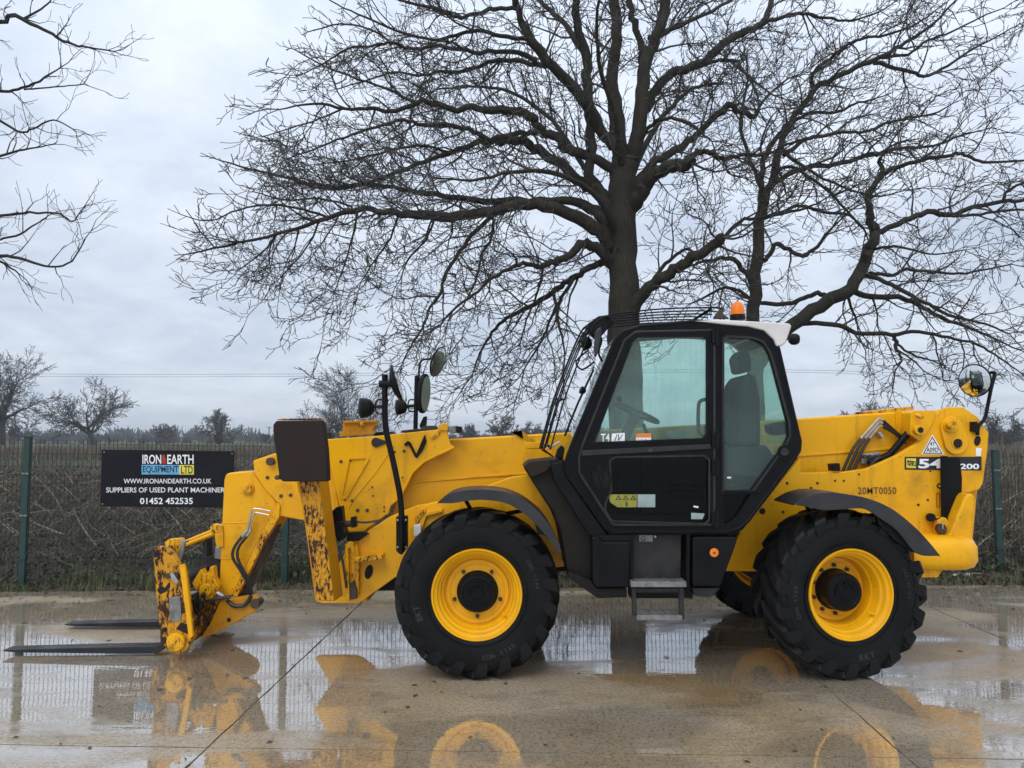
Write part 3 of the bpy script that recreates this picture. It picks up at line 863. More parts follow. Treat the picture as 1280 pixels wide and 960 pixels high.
b = MB(); b.tube([P(x, y, 6.518) for x, y in ((493, 556), (470, 590), (440, 627), (436, 636))], .005, 6); obj('fold_edge', b, Y, ck)
plate('inspection_cover', capsule(470, 553, 480, 553, 6, 2.6), 6.505, 6.52, M['print_black'], ck, .003)
for px, py, r in ((426, 577, 2), (438, 576, 1.2), (493, 565, 1.8), (505, 564, 2), (447, 638, 2.2), (459, 638, 2.2), (465, 609, 1.2), (466, 620, 1.2), (440, 626, 1.8), (431, 625, 1.2), (503, 597, 1.2), (497, 626, 1.2), (480, 634, 1.2), (480, 639, 1.2)):
    b = MB(); p = P(px, py, 6.512); b.disc(p, r * S(6.5), .01, 10); obj('bolt', b, M['greasy'], ck)
# black V bracket and clip
plate('angle_bracket', [(519, 571), (521, 573), (529, 562), (533, 552), (531, 543), (527, 552), (521, 566)], 6.50, 6.52, M['black'], ck, .002)
plate('angle_bracket', [(505, 555), (510, 551), (513, 553), (521, 569), (519, 572), (511, 556), (507, 558)], 6.50, 6.52, M['black'], ck, .002)
plate('corner_lamp', capsule(541, 546, 547, 541, 3), 6.505, 6.52, YW, ck, .003)
# hydraulic bits behind the stabiliser
plate('valve_block', [(414, 640), (420, 634), (427, 633), (429, 650), (432, 668), (424, 678), (418, 670)], 6.30, 6.40, M['frame'], TH, .006)
plate('valve_block', [(419, 652), (428, 652), (430, 674), (421, 677)], 6.22, 6.30, M['frame'], TH, .006)
pipe('strut', [(432, 655, 6.34), (444, 654, 6.34)], 4, M['greasy'], TH, 1, 10)
plate('clamp', [(438, 647), (444, 646), (445, 659), (439, 660)], 6.28, 6.36, M['black'], TH, .004)
pipe('hose', [(444, 652, 6.33), (458, 653, 6.33), (476, 650, 6.33)], 1.4, M['hose'], TH)
plate('lower_bracket', [(433, 666), (456, 665), (460, 668), (449, 676), (434, 677)], 6.34, 6.42, M['black'], TH, .004)
plate('hook_bracket', [(431, 680), (436, 677), (441, 679), (443, 690), (440, 693), (438, 685), (435, 686), (437, 752), (433, 752)], 6.28, 6.34, YW, TH, .005)
plate('hook_bracket', [(438, 690), (446, 680), (449, 700), (448, 745), (440, 752)], 6.33, 6.40, YW, TH, .005)
pipe('stay_rod', [(424, 682, 6.25), (428, 700, 6.25), (431, 718, 6.25), (433, 735, 6.25)], 1.6, M['greasy'], TH)
plate('cylinder_eye', [(437, 730), (442, 726), (446, 738), (446, 748), (438, 750)], 6.29, 6.33, M['greasy'], TH, .004)

# ---- stabilisers --------------------------------------------------
def stab(dy):
    b = MB()
    q = [P(373, 600, 5.95), P(399, 600, 5.95), P(418, 752, 5.95), P(394, 751, 5.95)]
    s = [P(399, 600, 6.02), P(411, 600, 6.18), P(432, 751, 6.18)]
    xo = Vector((s[1].x - q[1].x, .22, 0))
    ring_t = [q[0], q[1], q[1] + xo, q[0] + xo]
    ring_b = [q[3], q[2], q[2] + xo, q[3] + xo]
    vv = [p + Vector((0, dy, 0)) for p in ring_t + ring_b]
    b.add(vv, [(3, 2, 1, 0), (4, 5, 6, 7), (0, 1, 5, 4), (1, 2, 6, 5), (2, 3, 7, 6), (3, 0, 4, 7)])
    leg = obj('stabiliser_leg', b, M['yellow_stab'], TH, bevel=.008, label='yellow stabiliser leg with paint worn off to rust' if dy == 0 else 'far side stabiliser leg')
    f = MB(); e = Vector((.004, -.004, 0)); i = .012
    fv = [q[0] + Vector((i, -.004, 0)), q[1] + Vector((-i * .3, -.004, 0)), q[2] + Vector((-i * .3, -.004, .01)), q[3] + Vector((i, -.004, .01))]
    f.prism3([p + Vector((0, dy, 0)) for p in fv], (0, .003, 0))
    obj('worn_face', f, M['yellow_chipped'], leg)
    if dy == 0:
        pad = plate('stabiliser_foot', [(341, 531), (345, 526), (402, 525), (404, 531), (408, 562), (410, 600), (409, 602), (353, 602), (349, 598), (344, 562), (341, 540)], 5.80, 5.90, M['pad'], TH, .012, seg=3,
                    label='dark rusty steel stabiliser foot folded up')
        plate('foot_lip', [(345, 525), (350, 523.2), (400, 522.6), (402, 524.4)], 5.82, 5.96, M['yellow_chipped'], pad, .004)
        plate('foot_pin', circ(346, 597, 3, 12), 5.79, 5.92, M['greasy'], pad, .002)
stab(0)
stab(1.68)

# ---- inner boom and goose-neck head -------------------------------
nose = plate('inner_boom', [(316, 576), (342, 567), (412, 556), (425, 640), (410, 652), (376, 650), (349, 645), (346, 628), (331, 612), (318, 592)], 6.70, 7.0, Y, TH, .012)
for px, py, r in ((334, 597, 2.2), (351, 620, 2.2), (363, 619, 2.2), (346, 597, 1.6)):
    obj('bolt', MB().disc(P(px, py, 6.692), r * S(6.7), .02, 10), M['greasy'], nose)
plate('pin_boss', circ(337, 577, 5, 16), 6.64, 6.70, M['greasy'], nose, .004)
plate('boom_latch', [(364, 603), (371, 603), (380, 640), (376, 640)], 6.66, 6.70, Y, nose, .003)
head = plate('boom_head', [(280, 600), (282, 593), (287, 591), (312, 589), (316, 591), (332, 611), (346, 628), (345, 636), (327, 668), (307, 710), (292, 743), (284, 749), (273, 744), (276, 690), (278, 640)],
             6.72, 6.98, Y, TH, .014, seg=3)
plate('head_flange', [(346, 628), (350, 632), (349, 646), (331, 676), (311, 716), (296, 746), (291, 744), (307, 709), (326, 668), (343, 637)], 6.68, 7.02, YW, head, .004)
plate('head_pin', circ(309, 611, 5.6, 8), 6.68, 6.72, YW, head, .004)
plate('pin_boss', circ(309, 611, 8, 20), 6.70, 6.72, YW, head, .004)
b = MB()
for yy in (654, 699):
    b.tube([P(277, yy, 6.72), P(318 if yy < 670 else 303, yy - 1, 6.72)], .005, 6)
obj('weld_seam', b, Y, head)
plate('dark_gusset', [(345, 640), (348, 650), (332, 690), (318, 728), (300, 760), (297, 745), (312, 716), (332, 676)], 6.76, 6.94, M['greasy'], TH, .006)
pipe('cylinder_rod', [(318, 690, 6.85), (316, 752, 6.85)], 4, M['steel'], TH, 1, 12)
# two hard lines and hoses
for o, (dx, dy) in enumerate(((0, 0), (6, 5))):
    pipe('hard_line', [(338 - dx * .3, 639 + dy, 6.66), (322 - dx * .1, 636 + dy, 6.66), (315 + dx * .5, 638 + dy, 6.66), (312 + dx * .4, 652, 6.66), (309 + dx * .7, 664, 6.66)], 1.1, M['steel'], TH, 5, 7)
    pipe('hose_fitting', [(310 + dx * .7, 662, 6.65), (302 + dx * .9, 672, 6.65)], 2.0, M['steel'], TH, 1, 8)
    pipe('hose', [(303 + dx, 670, 6.65), (293 + dx * .9, 684, 6.63), (291 + dx, 697, 6.62), (300 + dx * .6, 712, 6.62), (309 + dx * .5, 728, 6.63), (315, 745 + dx, 6.66), (312, 760, 6.70)], 1.9, M['hose'], TH, 6, 8)
pipe('hose', [(314, 744, 6.62), (306, 756, 6.60), (292, 757, 6.60), (284, 750, 6.62)], 2.4, M['hose'], TH, 6, 8)
pipe('hose', [(288, 746, 6.58), (272, 748, 6.56), (258, 752, 6.56), (247, 754, 6.58)], 2.2, M['hose'], TH, 6, 8)
pipe('pivot_pin', [(271, 741, 6.60), (279, 746, 6.60)], 3, M['steel'], TH, 1, 10)

# ---- fork carriage ------------------------------------------------
CY0, CY1 = 6.22, 7.46
cplate = [(191, 690), (193, 685), (197, 683), (205, 684), (214, 690), (221, 703), (231, 712), (233, 730), (240, 792), (239, 803), (233, 813), (222, 818), (211, 815), (204, 806), (200, 790), (196, 755), (193, 718)]
for k, (ya, yb) in enumerate(((CY0, CY0 + .07), (CY1 - .07, CY1))):
    cp = plate('carriage_plate', cplate, ya, yb, M['yellow_chipped'], TH, .008, label='chipped rusty end plate of the fork carriage' if k == 0 else 'far end plate of the fork carriage')
    if k == 0:
        plate('pin_boss', circ(219, 803, 11.5, 24), ya - .035, ya, YW, cp, .006)
        plate('carriage_edge', [(224, 707), (230, 705), (232, 712), (239, 775), (241, 795), (236, 800), (231, 760), (226, 722)], ya - .03, ya, Y, cp, .004)
        obj('body_hole', MB().prism(circ(196, 692, 3.4, 16), ya - .004, ya), M['hole'], cp)
        obj('body_hole', MB().prism(circ(206, 787, 3, 16), ya - .004, ya), M['hole'], cp)
        plate('identification_plate', [(211, 747), (225, 745), (227, 776), (213, 778)], ya - .006, ya, M['grating'], cp, .002)
        plate('scar', [(196, 738), (200, 731), (206, 735), (211, 728), (213, 733), (207, 740), (200, 743)], ya - .003, ya, M['pad'], cp, .001)
        plate('scar', [(220, 786), (226, 778), (234, 781), (236, 793), (228, 790)], ya - .003, ya, M['pad'], cp, .001)
        for px, py in ((210, 720), (219, 719)):
            plate('stud', circ(px, py, 3.4, 10), ya - .03, ya, M['greasy'], cp, .003)
        plate('lock_lever', [(212, 717), (216, 716), (223, 727), (221, 730), (215, 726)], ya - .045, ya - .03, M['steel'], cp, .003)
for (px, py, r) in ((219, 803, 10.5), (197, 692, 5)):
    b = MB(); p = P(px, py, CY0 + .07); q = Vector((p.x, CY1 - .07, p.z)); b.tube([p, q], r * S(CY0), 18)
    obj('carriage_shaft', b, M['yellow_chipped'], TH)
cb = MB().prism([(200, 716), (212, 714), (224, 782), (211, 784)], CY0 + .07, CY1 - .07)
obj('carriage_backplate', MB().prism([(207, 760), (220, 758), (225, 784), (211, 786)], CY0 + .07, CY1 - .07), M['yellow_chipped'], TH, bevel=.006)
for k, yc in enumerate((6.42, 7.28)):
    p0 = P(193, 700, 6.27); 
    xs = P(200, 700, 6.27).x; tip = -4.17
    b = MB()
    zt = .075; zb = .028
    prof = [(xs - .045, P(193, 693, 6.27).z), (xs + .005, P(193, 693, 6.27).z), (xs + .03, .16), (xs + .012, .06), (xs - .04, .022), (-3.3, .022), (tip + .1, .03), (tip, .040),
            (tip, .052), (tip + .1, .056), (-3.4, .074), (xs - .06, .082), (xs - .018, .10)]
    b.prism3([(x, yc - .062, z) for x, z in prof], (0, .124, 0))
    obj('fork', b, M['fork'], TH, bevel=.006, label='near fork tine resting just above the concrete' if k == 0 else 'far fork tine')
# linkage between carriage and head
plate('carriage_ear', [(206, 678), (211, 674), (226, 673), (229, 678), (225, 692), (217, 700), (212, 692), (207, 688)], 6.55, 6.62, M['yellow_worn'], TH, .006)
plate('carriage_ear', [(206, 678), (211, 674), (226, 673), (229, 678), (225, 692), (217, 700), (212, 692), (207, 688)], 6.95, 7.02, M['yellow_worn'], TH, .006)
pipe('link_pin', [(230, 676, 6.50), (227, 688, 6.50), (222, 704, 6.50)], 3.2, M['steel'], TH, 1, 10)
pipe('tilt_link', [(228, 683, 6.74), (279, 662, 6.74)], 2.4, Y, TH, 1, 10)
pipe('tilt_link', [(226, 680, 6.92), (277, 659, 6.92)], 2.4, Y, TH, 1, 10)
plate('link_eye', [(262, 660), (266, 655), (278, 657), (279, 666), (270, 668), (264, 666)], 6.70, 6.78, YW, TH, .005)
plate('link_lug', [(268, 667), (279, 665), (279, 684), (270, 683)], 6.70, 6.98, Y, TH, .004)
plate('link_block', [(269, 684), (279, 684), (279, 700), (268, 698)], 6.74, 6.94, M['steel'], TH, .004)
pipe('crowd_cylinder', [(233, 724, 6.85), (278, 699, 6.85)], 4.6, M['dusty'], TH, 1, 14)
plate('cylinder_clevis', [(258, 697), (278, 690), (278, 720), (270, 726), (262, 712)], 6.78, 6.92, M['dusty'], TH, .005)
lever = plate('crowd_lever', [(240, 729), (249, 714), (252, 711), (256, 718), (259, 718), (263, 708), (267, 709), (268, 722), (274, 734), (268, 746), (262, 752), (250, 752), (246, 740)], 6.60, 6.68, YW, TH, .007)
plate('lever_boss', circ(256, 738, 8, 18), 6.57, 6.60, YW, lever, .004)
plate('crowd_lever', [(240, 729), (249, 714), (252, 711), (256, 718), (259, 718), (263, 708), (267, 709), (268, 722), (274, 734), (268, 746), (262, 752), (250, 752), (246, 740)], 6.98, 7.06, YW, TH, .007)
b = MB()
aa, bb = P(238, 790, 6.75), P(283, 752, 6.75)
b.tube([aa, aa.lerp(bb, .35), aa.lerp(bb, .7), bb], [.085, .095, .10, .10], 18)
obj('torque_tube', b, M['yellow_chipped'], TH)
plate('lower_link', [(262, 780), (275, 752), (292, 748), (316, 744), (322, 748), (324, 756), (320, 764), (300, 775), (268, 793), (250, 798)], 6.62, 6.70, M['yellow_stab'], TH, .008)
plate('lower_link', [(262, 780), (275, 752), (292, 748), (316, 744), (322, 748), (324, 756), (320, 764), (300, 775), (268, 793), (250, 798)], 7.0, 7.08, M['yellow_stab'], TH, .008)
plate('link_knuckle', circ(318, 755, 6, 16), 6.59, 6.72, M['greasy'], TH, .004)
obj('body_hole', MB().prism(circ(286, 775, 2.6, 12), 6.615, 6.62), M['hole'], TH)
for px, py in ((240, 752), (247, 760), (243, 745), (252, 746)):
    pipe('hose', [(px, py, 6.55), (px + 4, py - 4, 6.52), (px + 2, py + 9, 6.55), (px - 3, py + 4, 6.58)], 1.6, M['hose'], TH, 5, 7)
plate('coupler', [(237, 744), (247, 740), (250, 756), (240, 764)], 6.58, 6.72, M['greasy'], TH, .005)
# ---- cab ----------------------------------------------------------
KY0, KY1 = 5.72, 6.60
cab_out = [(706, 578), (713, 558), (768, 425), (778, 414), (800, 407), (870, 401), (930, 403), (956, 409), (968, 419), (974, 436), (1001, 552), (1000, 563), (994, 573), (936, 651), (924, 662), (908, 666), (768, 666), (756, 661), (707, 592)]
door_hole = [(729, 574), (733, 556), (785, 427), (797, 418), (887, 416), (889, 420), (889, 652), (769, 652), (729, 590)]
q_win = [(905, 424), (910, 421), (942, 423), (954, 428), (962, 440), (967, 456), (986, 528), (987, 545), (982, 556), (941, 613), (905, 614)]
q_low = [(905, 617), (939, 617), (921, 645), (912, 652), (905, 655)]
cab = obj('cab', MB().holed(cab_out, [door_hole, q_win, q_low], KY0, KY0 + .07), M['frame'], TH)
far_holes = [[(741, 556), (792, 428), (800, 420), (886, 418), (888, 560)], q_win]
obj('far_cab_frame', MB().holed(cab_out, far_holes, KY1 - .06, KY1), M['frame'], cab)
def sheet(p0, p1, th, Ya, Yb):
    (a, b), (c, d) = p0, p1
    n = Vector((d - b, -(c - a))).normalized() * th
    return MB().prism([(a, b), (c, d), (c + n.x, d + n.y), (a + n.x, b + n.y)], Ya, Yb)
# roof
obj('roof', MB().prism([(768, 426), (778, 413), (800, 406), (870, 400), (930, 402), (956, 408), (969, 420), (972, 432), (966, 432), (952, 416), (928, 409), (870, 408), (800, 414), (782, 420), (774, 430)], KY0 + .07, KY1 - .06), M['frame'], cab, bevel=.008)
obj('roof_cap', MB().prism([(868, 401), (905, 399.5), (987, 404), (990, 407), (983, 428), (978, 432), (971, 433), (967, 424), (955, 413), (935, 408), (900, 405)], KY0 - .015, KY1 + .01), M['white'], cab, bevel=.012, label='off-white moulded rear roof cap')
obj('rear_work_lamp', MB().lathe([(0.0, .05), (.035, .05), (.045, .03), (.045, 0), (.03, -.02), (0, -.02)], P(990, 424, 5.9), 16, 'x'), M['black'], cab)
obj('rear_work_lamp', MB().lathe([(0.0, .05), (.035, .05), (.045, .03), (.045, 0), (.03, -.02), (0, -.02)], P(990, 424, 5.9) + Vector((0, .55, 0)), 16, 'x'), M['black'], cab)
# floor, lower rear wall, front wall
obj('cab_floor', MB().prism([(712, 596), (720, 590), (772, 655), (925, 655), (992, 570), (997, 573), (928, 663), (768, 663)], KY0 + .07, KY1 - .06), M['dusty'], cab)
obj('rear_pane', sheet((970, 424), (1000, 556), 1.2, KY0 + .07, KY1 - .06), M['glass_clear'], cab)
obj('windscreen', sheet((712, 570), (771, 424), 1.2, KY0 + .07, KY1 - .06), M['glass_clear'], cab)
obj('far_side_pane', MB().prism(far_holes[0], KY1 - .035, KY1 - .029), M['glass_clear'], cab)
obj('far_quarter_pane', MB().prism(q_win, KY1 - .035, KY1 - .029), M['glass_clear'], cab)
obj('quarter_pane', MB().prism(q_win, KY0 + .03, KY0 + .036), M['glass_quarter'], cab, label='misted rear quarter window')
obj('quarter_pane', MB().prism(q_low, KY0 + .03, KY0 + .036), M['glass_dark'], cab)
def ring(poly, w):
    """frame strip just inside/outside a pixel outline"""
    cxm = sum(p[0] for p in poly) / len(poly); cym = sum(p[1] for p in poly) / len(poly)
    out = []
    n = len(poly)
    for i in range(n):
        a, b_, c = Vector(poly[i - 1]), Vector(poly[i]), Vector(poly[(i + 1) % n])
        e1 = (b_ - a).normalized(); e2 = (c - b_).normalized()
        n1 = Vector((-e1.y, e1.x)); n2 = Vector((-e2.y, e2.x))
        m = (n1 + n2); m = m.normalized() / max(.5, m.normalized().dot(n1))
        out.append(tuple(b_ + m * w))
    return out
obj('window_seal', MB().holed(ring(q_win, -2.2), [ring(q_win, .6)], KY0 - .006, KY0), M['dusty'], cab)
# fittings on the quarter panel
obj('quarter_bar', MB().prism([(904, 613), (952, 613), (950, 617), (904, 617)], KY0 - .008, KY0 + .02), M['frame'], cab, bevel=.003)
obj('vent_knob', MB().prism(circ(981, 565, 9, 20), KY0 - .012, KY0 + .0), M['black'], cab, bevel=.004)
obj('vent_knob', MB().prism(circ(981, 565, 5, 16), KY0 - .024, KY0 - .012), M['dusty'], cab, bevel=.003)
for nm_, poly_, yy_, rr_ in (('frame_edge', cab_out, KY0 + .012, .016),):
    b = MB(); q_ = [P(x, y, yy_) for x, y in ring(poly_, 1.2 if True else 0)]; b.tube(q_ + q_[:2], rr_, 8, False); obj(nm_, b, M['frame'], cab, smooth=70)
# door: outer frame with two panes
door_out = [(723, 572), (728, 554), (780, 425), (794, 414), (890, 412), (894, 416), (894, 654), (890, 657), (768, 657), (764, 655), (723, 591)]
d_up = [(743, 553), (790, 429), (796, 422), (801, 421), (879, 420), (883, 424), (883, 543), (879, 548)]
d_lo = [(763, 577), (768, 572), (880, 570), (886, 575), (886, 649), (881, 654), (768, 651), (764, 649), (757, 637), (758, 628), (765, 612)]
door = obj('cab_door', MB().holed(door_out, [d_up, d_lo], KY0 - .028, KY0 - .001), M['frame'], TH)
b = MB(); q_ = [P(x, y, KY0 - .022) for x, y in ring(door_out, 1.0)]; b.tube(q_ + q_[:2], .011, 8, False); obj('door_seal', b, M['dusty'], door, smooth=70)
obj('door_pane', MB().prism(d_up, KY0 - .012, KY0 - .006), M['glass'], door, label='misted upper door window')
obj('door_pane', MB().prism(d_lo, KY0 - .012, KY0 - .006), M['glass_dark'], door, label='dark lower door window')
obj('window_seal', MB().holed(ring(d_up, -2.5), [ring(d_up, .5)], KY0 - .036, KY0 - .028), M['black'], door)
obj('window_seal', MB().holed(ring(d_lo, -1.6), [ring(d_lo, .5)], KY0 - .034, KY0 - .028), M['dusty'], door)
obj('door_rail', MB().prism([(727, 563), (888, 555), (889, 561), (727, 570)], KY0 - .042, KY0 - .028), M['dusty'], door, bevel=.004)
obj('rail_bolt', MB().prism(circ(813, 563, 2.6, 10), KY0 - .052, KY0 - .042), M['greasy'], door)
obj('handle_dish', MB().holed(circ(752, 597, 12, 24, 16.5, -.3), [circ(752, 597, 9.5, 24, 13.5, -.3)], KY0 - .045, KY0 - .028), M['black'], door)
obj('handle_dish', MB().prism(circ(752, 597, 10, 24, 14, -.3), KY0 - .031, KY0 - .028), M['hole'], door)
obj('door_handle', MB().prism(capsule(749, 585, 755, 608, 4.2, 3), KY0 - .05, KY0 - .032), M['black'], door, bevel=.005)
for yy in (412, 541, 575, 640):
    hb = MB().prism([(890, yy), (899, yy), (899, yy + 17), (890, yy + 17)], KY0 - .05, KY0 - .002)
    hb.tube([P(896, yy - 3, KY0 - .05), P(896, yy + 20, KY0 - .05)], .012, 8)
    obj('hinge', hb, M['black'], door, bevel=.003)
pipe('grab_bar', [(882, 499, 5.80), (875, 502, 5.80), (873, 510, 5.80), (873, 535, 5.80), (876, 543, 5.80), (882, 546, 5.80)], 2.3, M['black'], TH, 5, 8)
pipe('grab_bar', [(748, 540, 5.85), (752, 520, 5.85), (750, 512, 5.85)], 1.8, M['black'], TH, 4, 8)
# stickers on the door glass
SY = KY0 - .0145
lettering('lettering', 'T4', 751, 762, 542, 552, SY, M['print_white'], door, .02)
obj('sticker', MB().prism([(765, 542), (781, 541), (781, 552), (764, 553)], SY, SY + .002), M['print_white'], door)
lettering('lettering', 'IV', 768, 779, 543, 551, SY - .002, M['print_black'], door, 0, .4)
obj('sticker', MB().prism([(795, 542), (814, 541.5), (814, 547), (795, 547)], SY, SY + .002), M['print_orange'], door)
obj('sticker', MB().prism([(795, 547), (814, 547), (814, 551), (795, 551)], SY, SY + .002), M['print_white'], door)
lettering('lettering', '. . .', 797, 808, 548.5, 549.8, SY - .002, M['print_orange'], door, .02)
obj('sticker', MB().prism([(760, 618), (796, 618), (796, 634), (772, 634), (763, 628)], SY, SY + .002), pm('warning_sticker_print', (0.30, 0.28, 0.03), None, 10, (.4, .5), 0), door)
for k in range(3):
    xx = 769 + k * 9.3
    obj('warning_mark', MB().holed([(xx, 625), (xx + 4, 618.8), (xx + 8, 625)], [[(xx + 1.8, 624.2), (xx + 4, 620.6), (xx + 6.2, 624.2)]], SY - .002, SY - .001), M['print_black'], door)
lettering('lettering', 'i', 782, 784.5, 627, 632.5, SY - .002, M['print_black'], door, .03)
obj('sticker', MB().prism([(797, 618), (819, 618), (819, 634), (797, 634)], SY, SY + .002), M['print_grey'], door)
obj('sticker', MB().prism([(864, 641), (881, 642), (878, 649), (864, 649)], SY, SY + .002), M['print_grey'], door)
obj('clip', MB().prism([(867, 632), (873, 633), (873, 635), (867, 634)], SY, SY + .002), M['print_white'], door)
obj('sticker', MB().prism([(930, 632), (934, 633), (930, 641), (926, 640)], KY0 + .022, KY0 + .026), M['print_white'], cab)
obj('clip', MB().prism([(909, 596), (914, 596), (914, 598), (909, 598)], KY0 + .022, KY0 + .026), M['print_white'], cab)
# interior
SX = P(935, 600, 6.15).x
b = MB(); b.prism([(905, 560), (960, 556), (972, 575), (955, 600), (905, 596)], 5.90, 6.42); obj('seat_base', b, M['seat'], TH, bevel=.04, seg=3)
b = MB(); b.prism([(916, 556), (926, 478), (934, 466), (946, 468), (952, 500), (952, 560)], 5.92, 6.40); sb = obj('seat_back', b, M['seat'], TH, bevel=.05, seg=3)
b = MB(); b.prism([(922, 446), (929, 436), (938, 438), (941, 464), (926, 466)], 6.02, 6.30); obj('headrest', b, M['seat'], sb, bevel=.03, seg=3)
b = MB(); b.prism([(898, 590), (985, 575), (930, 652), (898, 652)], 5.95, 6.4); obj('seat_pedestal', b, M['black'], TH, bevel=.02)
for yy in (604, 612, 620):
    obj('bellows_fold', MB().prism([(845, yy), (875, yy), (875, yy + 5), (845, yy + 5)], 5.95, 6.3), M['black'], TH, bevel=.01)
b = MB(); b.prism([(720, 590), (735, 560), (770, 552), (785, 560), (775, 600), (770, 650), (745, 640)], 5.95, 6.45); obj('dashboard', b, M['black'], TH, bevel=.03)
pipe('steering_column', [(770, 570, 6.15), (786, 535, 6.15), (795, 518, 6.15)], 7, M['black'], TH, 1, 12)
c0 = P(795, 516, 6.15); e1 = (P(822, 528, 6.15) - P(768, 504, 6.15)).normalized(); e2 = Vector((0, 1, 0))
b = MB(); rr = .19
ptsw = [c0 + e1 * rr * math.cos(R(a)) + e2 * rr * math.sin(R(a)) for a in range(0, 361, 12)]
b.tube(ptsw, .016, 8); 
for a in (90, 210, 330): b.tube([c0 - e1.cross(e2) * .03, c0 + e1 * rr * math.cos(R(a)) + e2 * rr * math.sin(R(a))], .014, 6)
obj('steering_wheel', b, M['black'], TH)
pipe('spinner_knob', [(774, 504, 6.1), (774, 496, 6.1)], 3.2, M['black'], TH, 1, 10)
plate('display', [(836, 539), (858, 538), (858, 547), (836, 547)], 6.45, 6.52, M['print_grey'], TH, .004)
pipe('control_lever', [(820, 560, 6.3), (808, 540, 6.3), (804, 530, 6.3)], 2.5, M['black'], TH, 3, 8)
plate('arm_rest', [(962, 530), (985, 526), (986, 542), (972, 545), (963, 540)], 5.95, 6.1, M['black'], TH, .02)
plate('side_console', [(800, 572), (900, 566), (900, 640), (800, 645)], 6.42, 6.52, M['black'], TH, .02)
# guard bars in front of and over the cab
base = [(682, 562), (688, 540), (700, 498), (718, 450), (734, 412), (742, 401), (758, 394), (790, 390), (830, 386.5), (880, 385), (902, 386)]
for k in range(6):
    yy = 5.78 + k * .15
    q = [P(x, y, 5.80) for x, y in catmull(base, 3)]
    bulge = .07 * math.sin(math.pi * k / 5)
    b = MB(); b.tube([(p.x - bulge * (1 if i < 22 else 0) + .035 * (1 if i < 22 else 0), yy, p.z) for i, p in enumerate(q)], .0062, 6)
    obj('guard_bar', b, M['frame'], TH)
for (px, py) in ((700, 498), (734, 412), (758, 395), (885, 386), (684, 556)):
    p = P(px, py, 5.80); b = MB(); b.tube([(p.x + .01, 5.77, p.z - .008), (p.x + .01, 6.54, p.z - .008)], .011, 6); obj('guard_crossbar', b, M['frame'], TH)
b = MB().prism([(893, 396), (902, 383), (906, 385), (904, 392), (912, 398), (893, 398)], 5.82, 5.86); obj('guard_bracket', b, M['greasy'], TH, bevel=.003)
b = MB().prism([(734, 405), (748, 395), (762, 393), (768, 402), (752, 420), (744, 422), (738, 416)], 5.84, 5.95); obj('guard_bracket', b, M['black'], TH, bevel=.01)
pipe('guard_stay', [(735, 438, 5.8), (720, 452, 5.8), (728, 462, 5.8), (743, 452, 5.8)], 1.2, M['black'], TH, 3, 6)
pipe('guard_stay', [(745, 412, 5.85), (752, 425, 5.85), (748, 440, 5.85), (753, 452, 5.85)], 1.4, M['black'], TH, 3, 6)
pipe('guard_stay', [(683, 561, 5.8), (690, 558, 5.8), (700, 552, 5.8)], 1.3, M['steel'], TH, 2, 6)
def lamp(name, px, py, Yl, r, axis, mat=M['black']):
    b = MB(); b.lathe([(0, -r * .95), (r * .4, -r * .9), (r * .8, -r * .6), (r * .97, -r * .15), (r * 1.02, r * .3), (r * 1.04, r * .42), (r * .95, r * .5), (r * .6, r * .6), (0, r * .66)], (0, 0, 0), 20, 'x')
    q = Vector(axis).normalized().to_track_quat('X', 'Z'); c = P(px, py, Yl)
    b.v = [tuple(q @ Vector(v) + c) for v in b.v]
    return obj(name, b, mat, TH)
lamp('work_lamp', 732, 429, 5.95, .055, (-1, .1, -.2))
lamp('work_lamp', 731, 428, 6.4, .055, (-1, .1, -.2))
plate('cab_mirror', [(745, 413), (751, 408), (753, 414), (748, 440), (745, 447), (743, 436)], 5.66, 5.74, M['fender'], TH, .012)
pipe('wiper_arm', [(706, 545, 5.9), (722, 505, 5.9), (742, 462, 5.9)], 1.4, M['black'], TH, 2, 6)
lamp('wiper_motor', 728, 488, 5.9, .03, (-1, -.3, .4))
plate('screen_foot', [(694, 572), (697, 562), (702, 556), (706, 560), (704, 574)], 5.85, 5.95, M['black'], TH, .01)
# beacon
bc = P(922, 397, 5.95)
bo = obj('beacon', MB().lathe([(.0, .128), (.02, .124), (.037, .108), (.048, .08), (.054, .045), (.057, .022), (0, .022)], bc, 24, 'z'), M['amber'], TH, label='amber rotating beacon on the roof')
obj('beacon_base', MB().lathe([(0, .022), (.058, .022), (.06, .018), (.06, -.02), (0, -.02)], bc, 24, 'z'), M['black'], bo)

# ---- bodywork below the cab ---------------------------------------
plate('cowl', [(654, 584), (661, 577), (690, 574), (705, 573), (709, 596), (754, 664), (752, 735), (744, 735), (737, 725), (709, 716), (699, 662), (690, 640), (666, 603)], 5.86, 6.45, M['cowl'], TH, .02)
plate('cowl_panel', [(688, 580), (704, 576), (712, 600), (762, 672), (741, 672), (733, 664), (692, 600)], 5.75, 5.9, M['black'], TH, .012)
plate('cowl_cap', [(654, 583), (661, 576.5), (688, 574), (691, 582), (684, 590), (664, 598)], 5.80, 5.98, M['cowl'], TH, .015)
plate('fuel_tank', [(740, 670), (748, 671), (753, 677), (788, 677), (787, 734), (746, 735), (741, 728)], 5.70, 6.25, M['black'], TH, .015, seg=3)
plate('tank_top', [(741, 669), (788, 669), (788, 677), (754, 677), (748, 672)], 5.72, 6.2, M['black'], TH, .008)
plate('tank_skid', [(738, 725), (746, 735), (784, 735), (784, 747), (747, 748), (737, 741), (710, 722), (710, 715)], 5.74, 6.2, M['chassis'], TH, .01)
plate('step_panel', [(790, 667), (852, 667), (851, 724), (788, 724)], 5.79, 5.84, M['dusty'], TH, .008)
plate('step_back', [(788, 700), (866, 700), (866, 748), (788, 748)], 5.95, 6.1, M['chassis'], TH, .006)
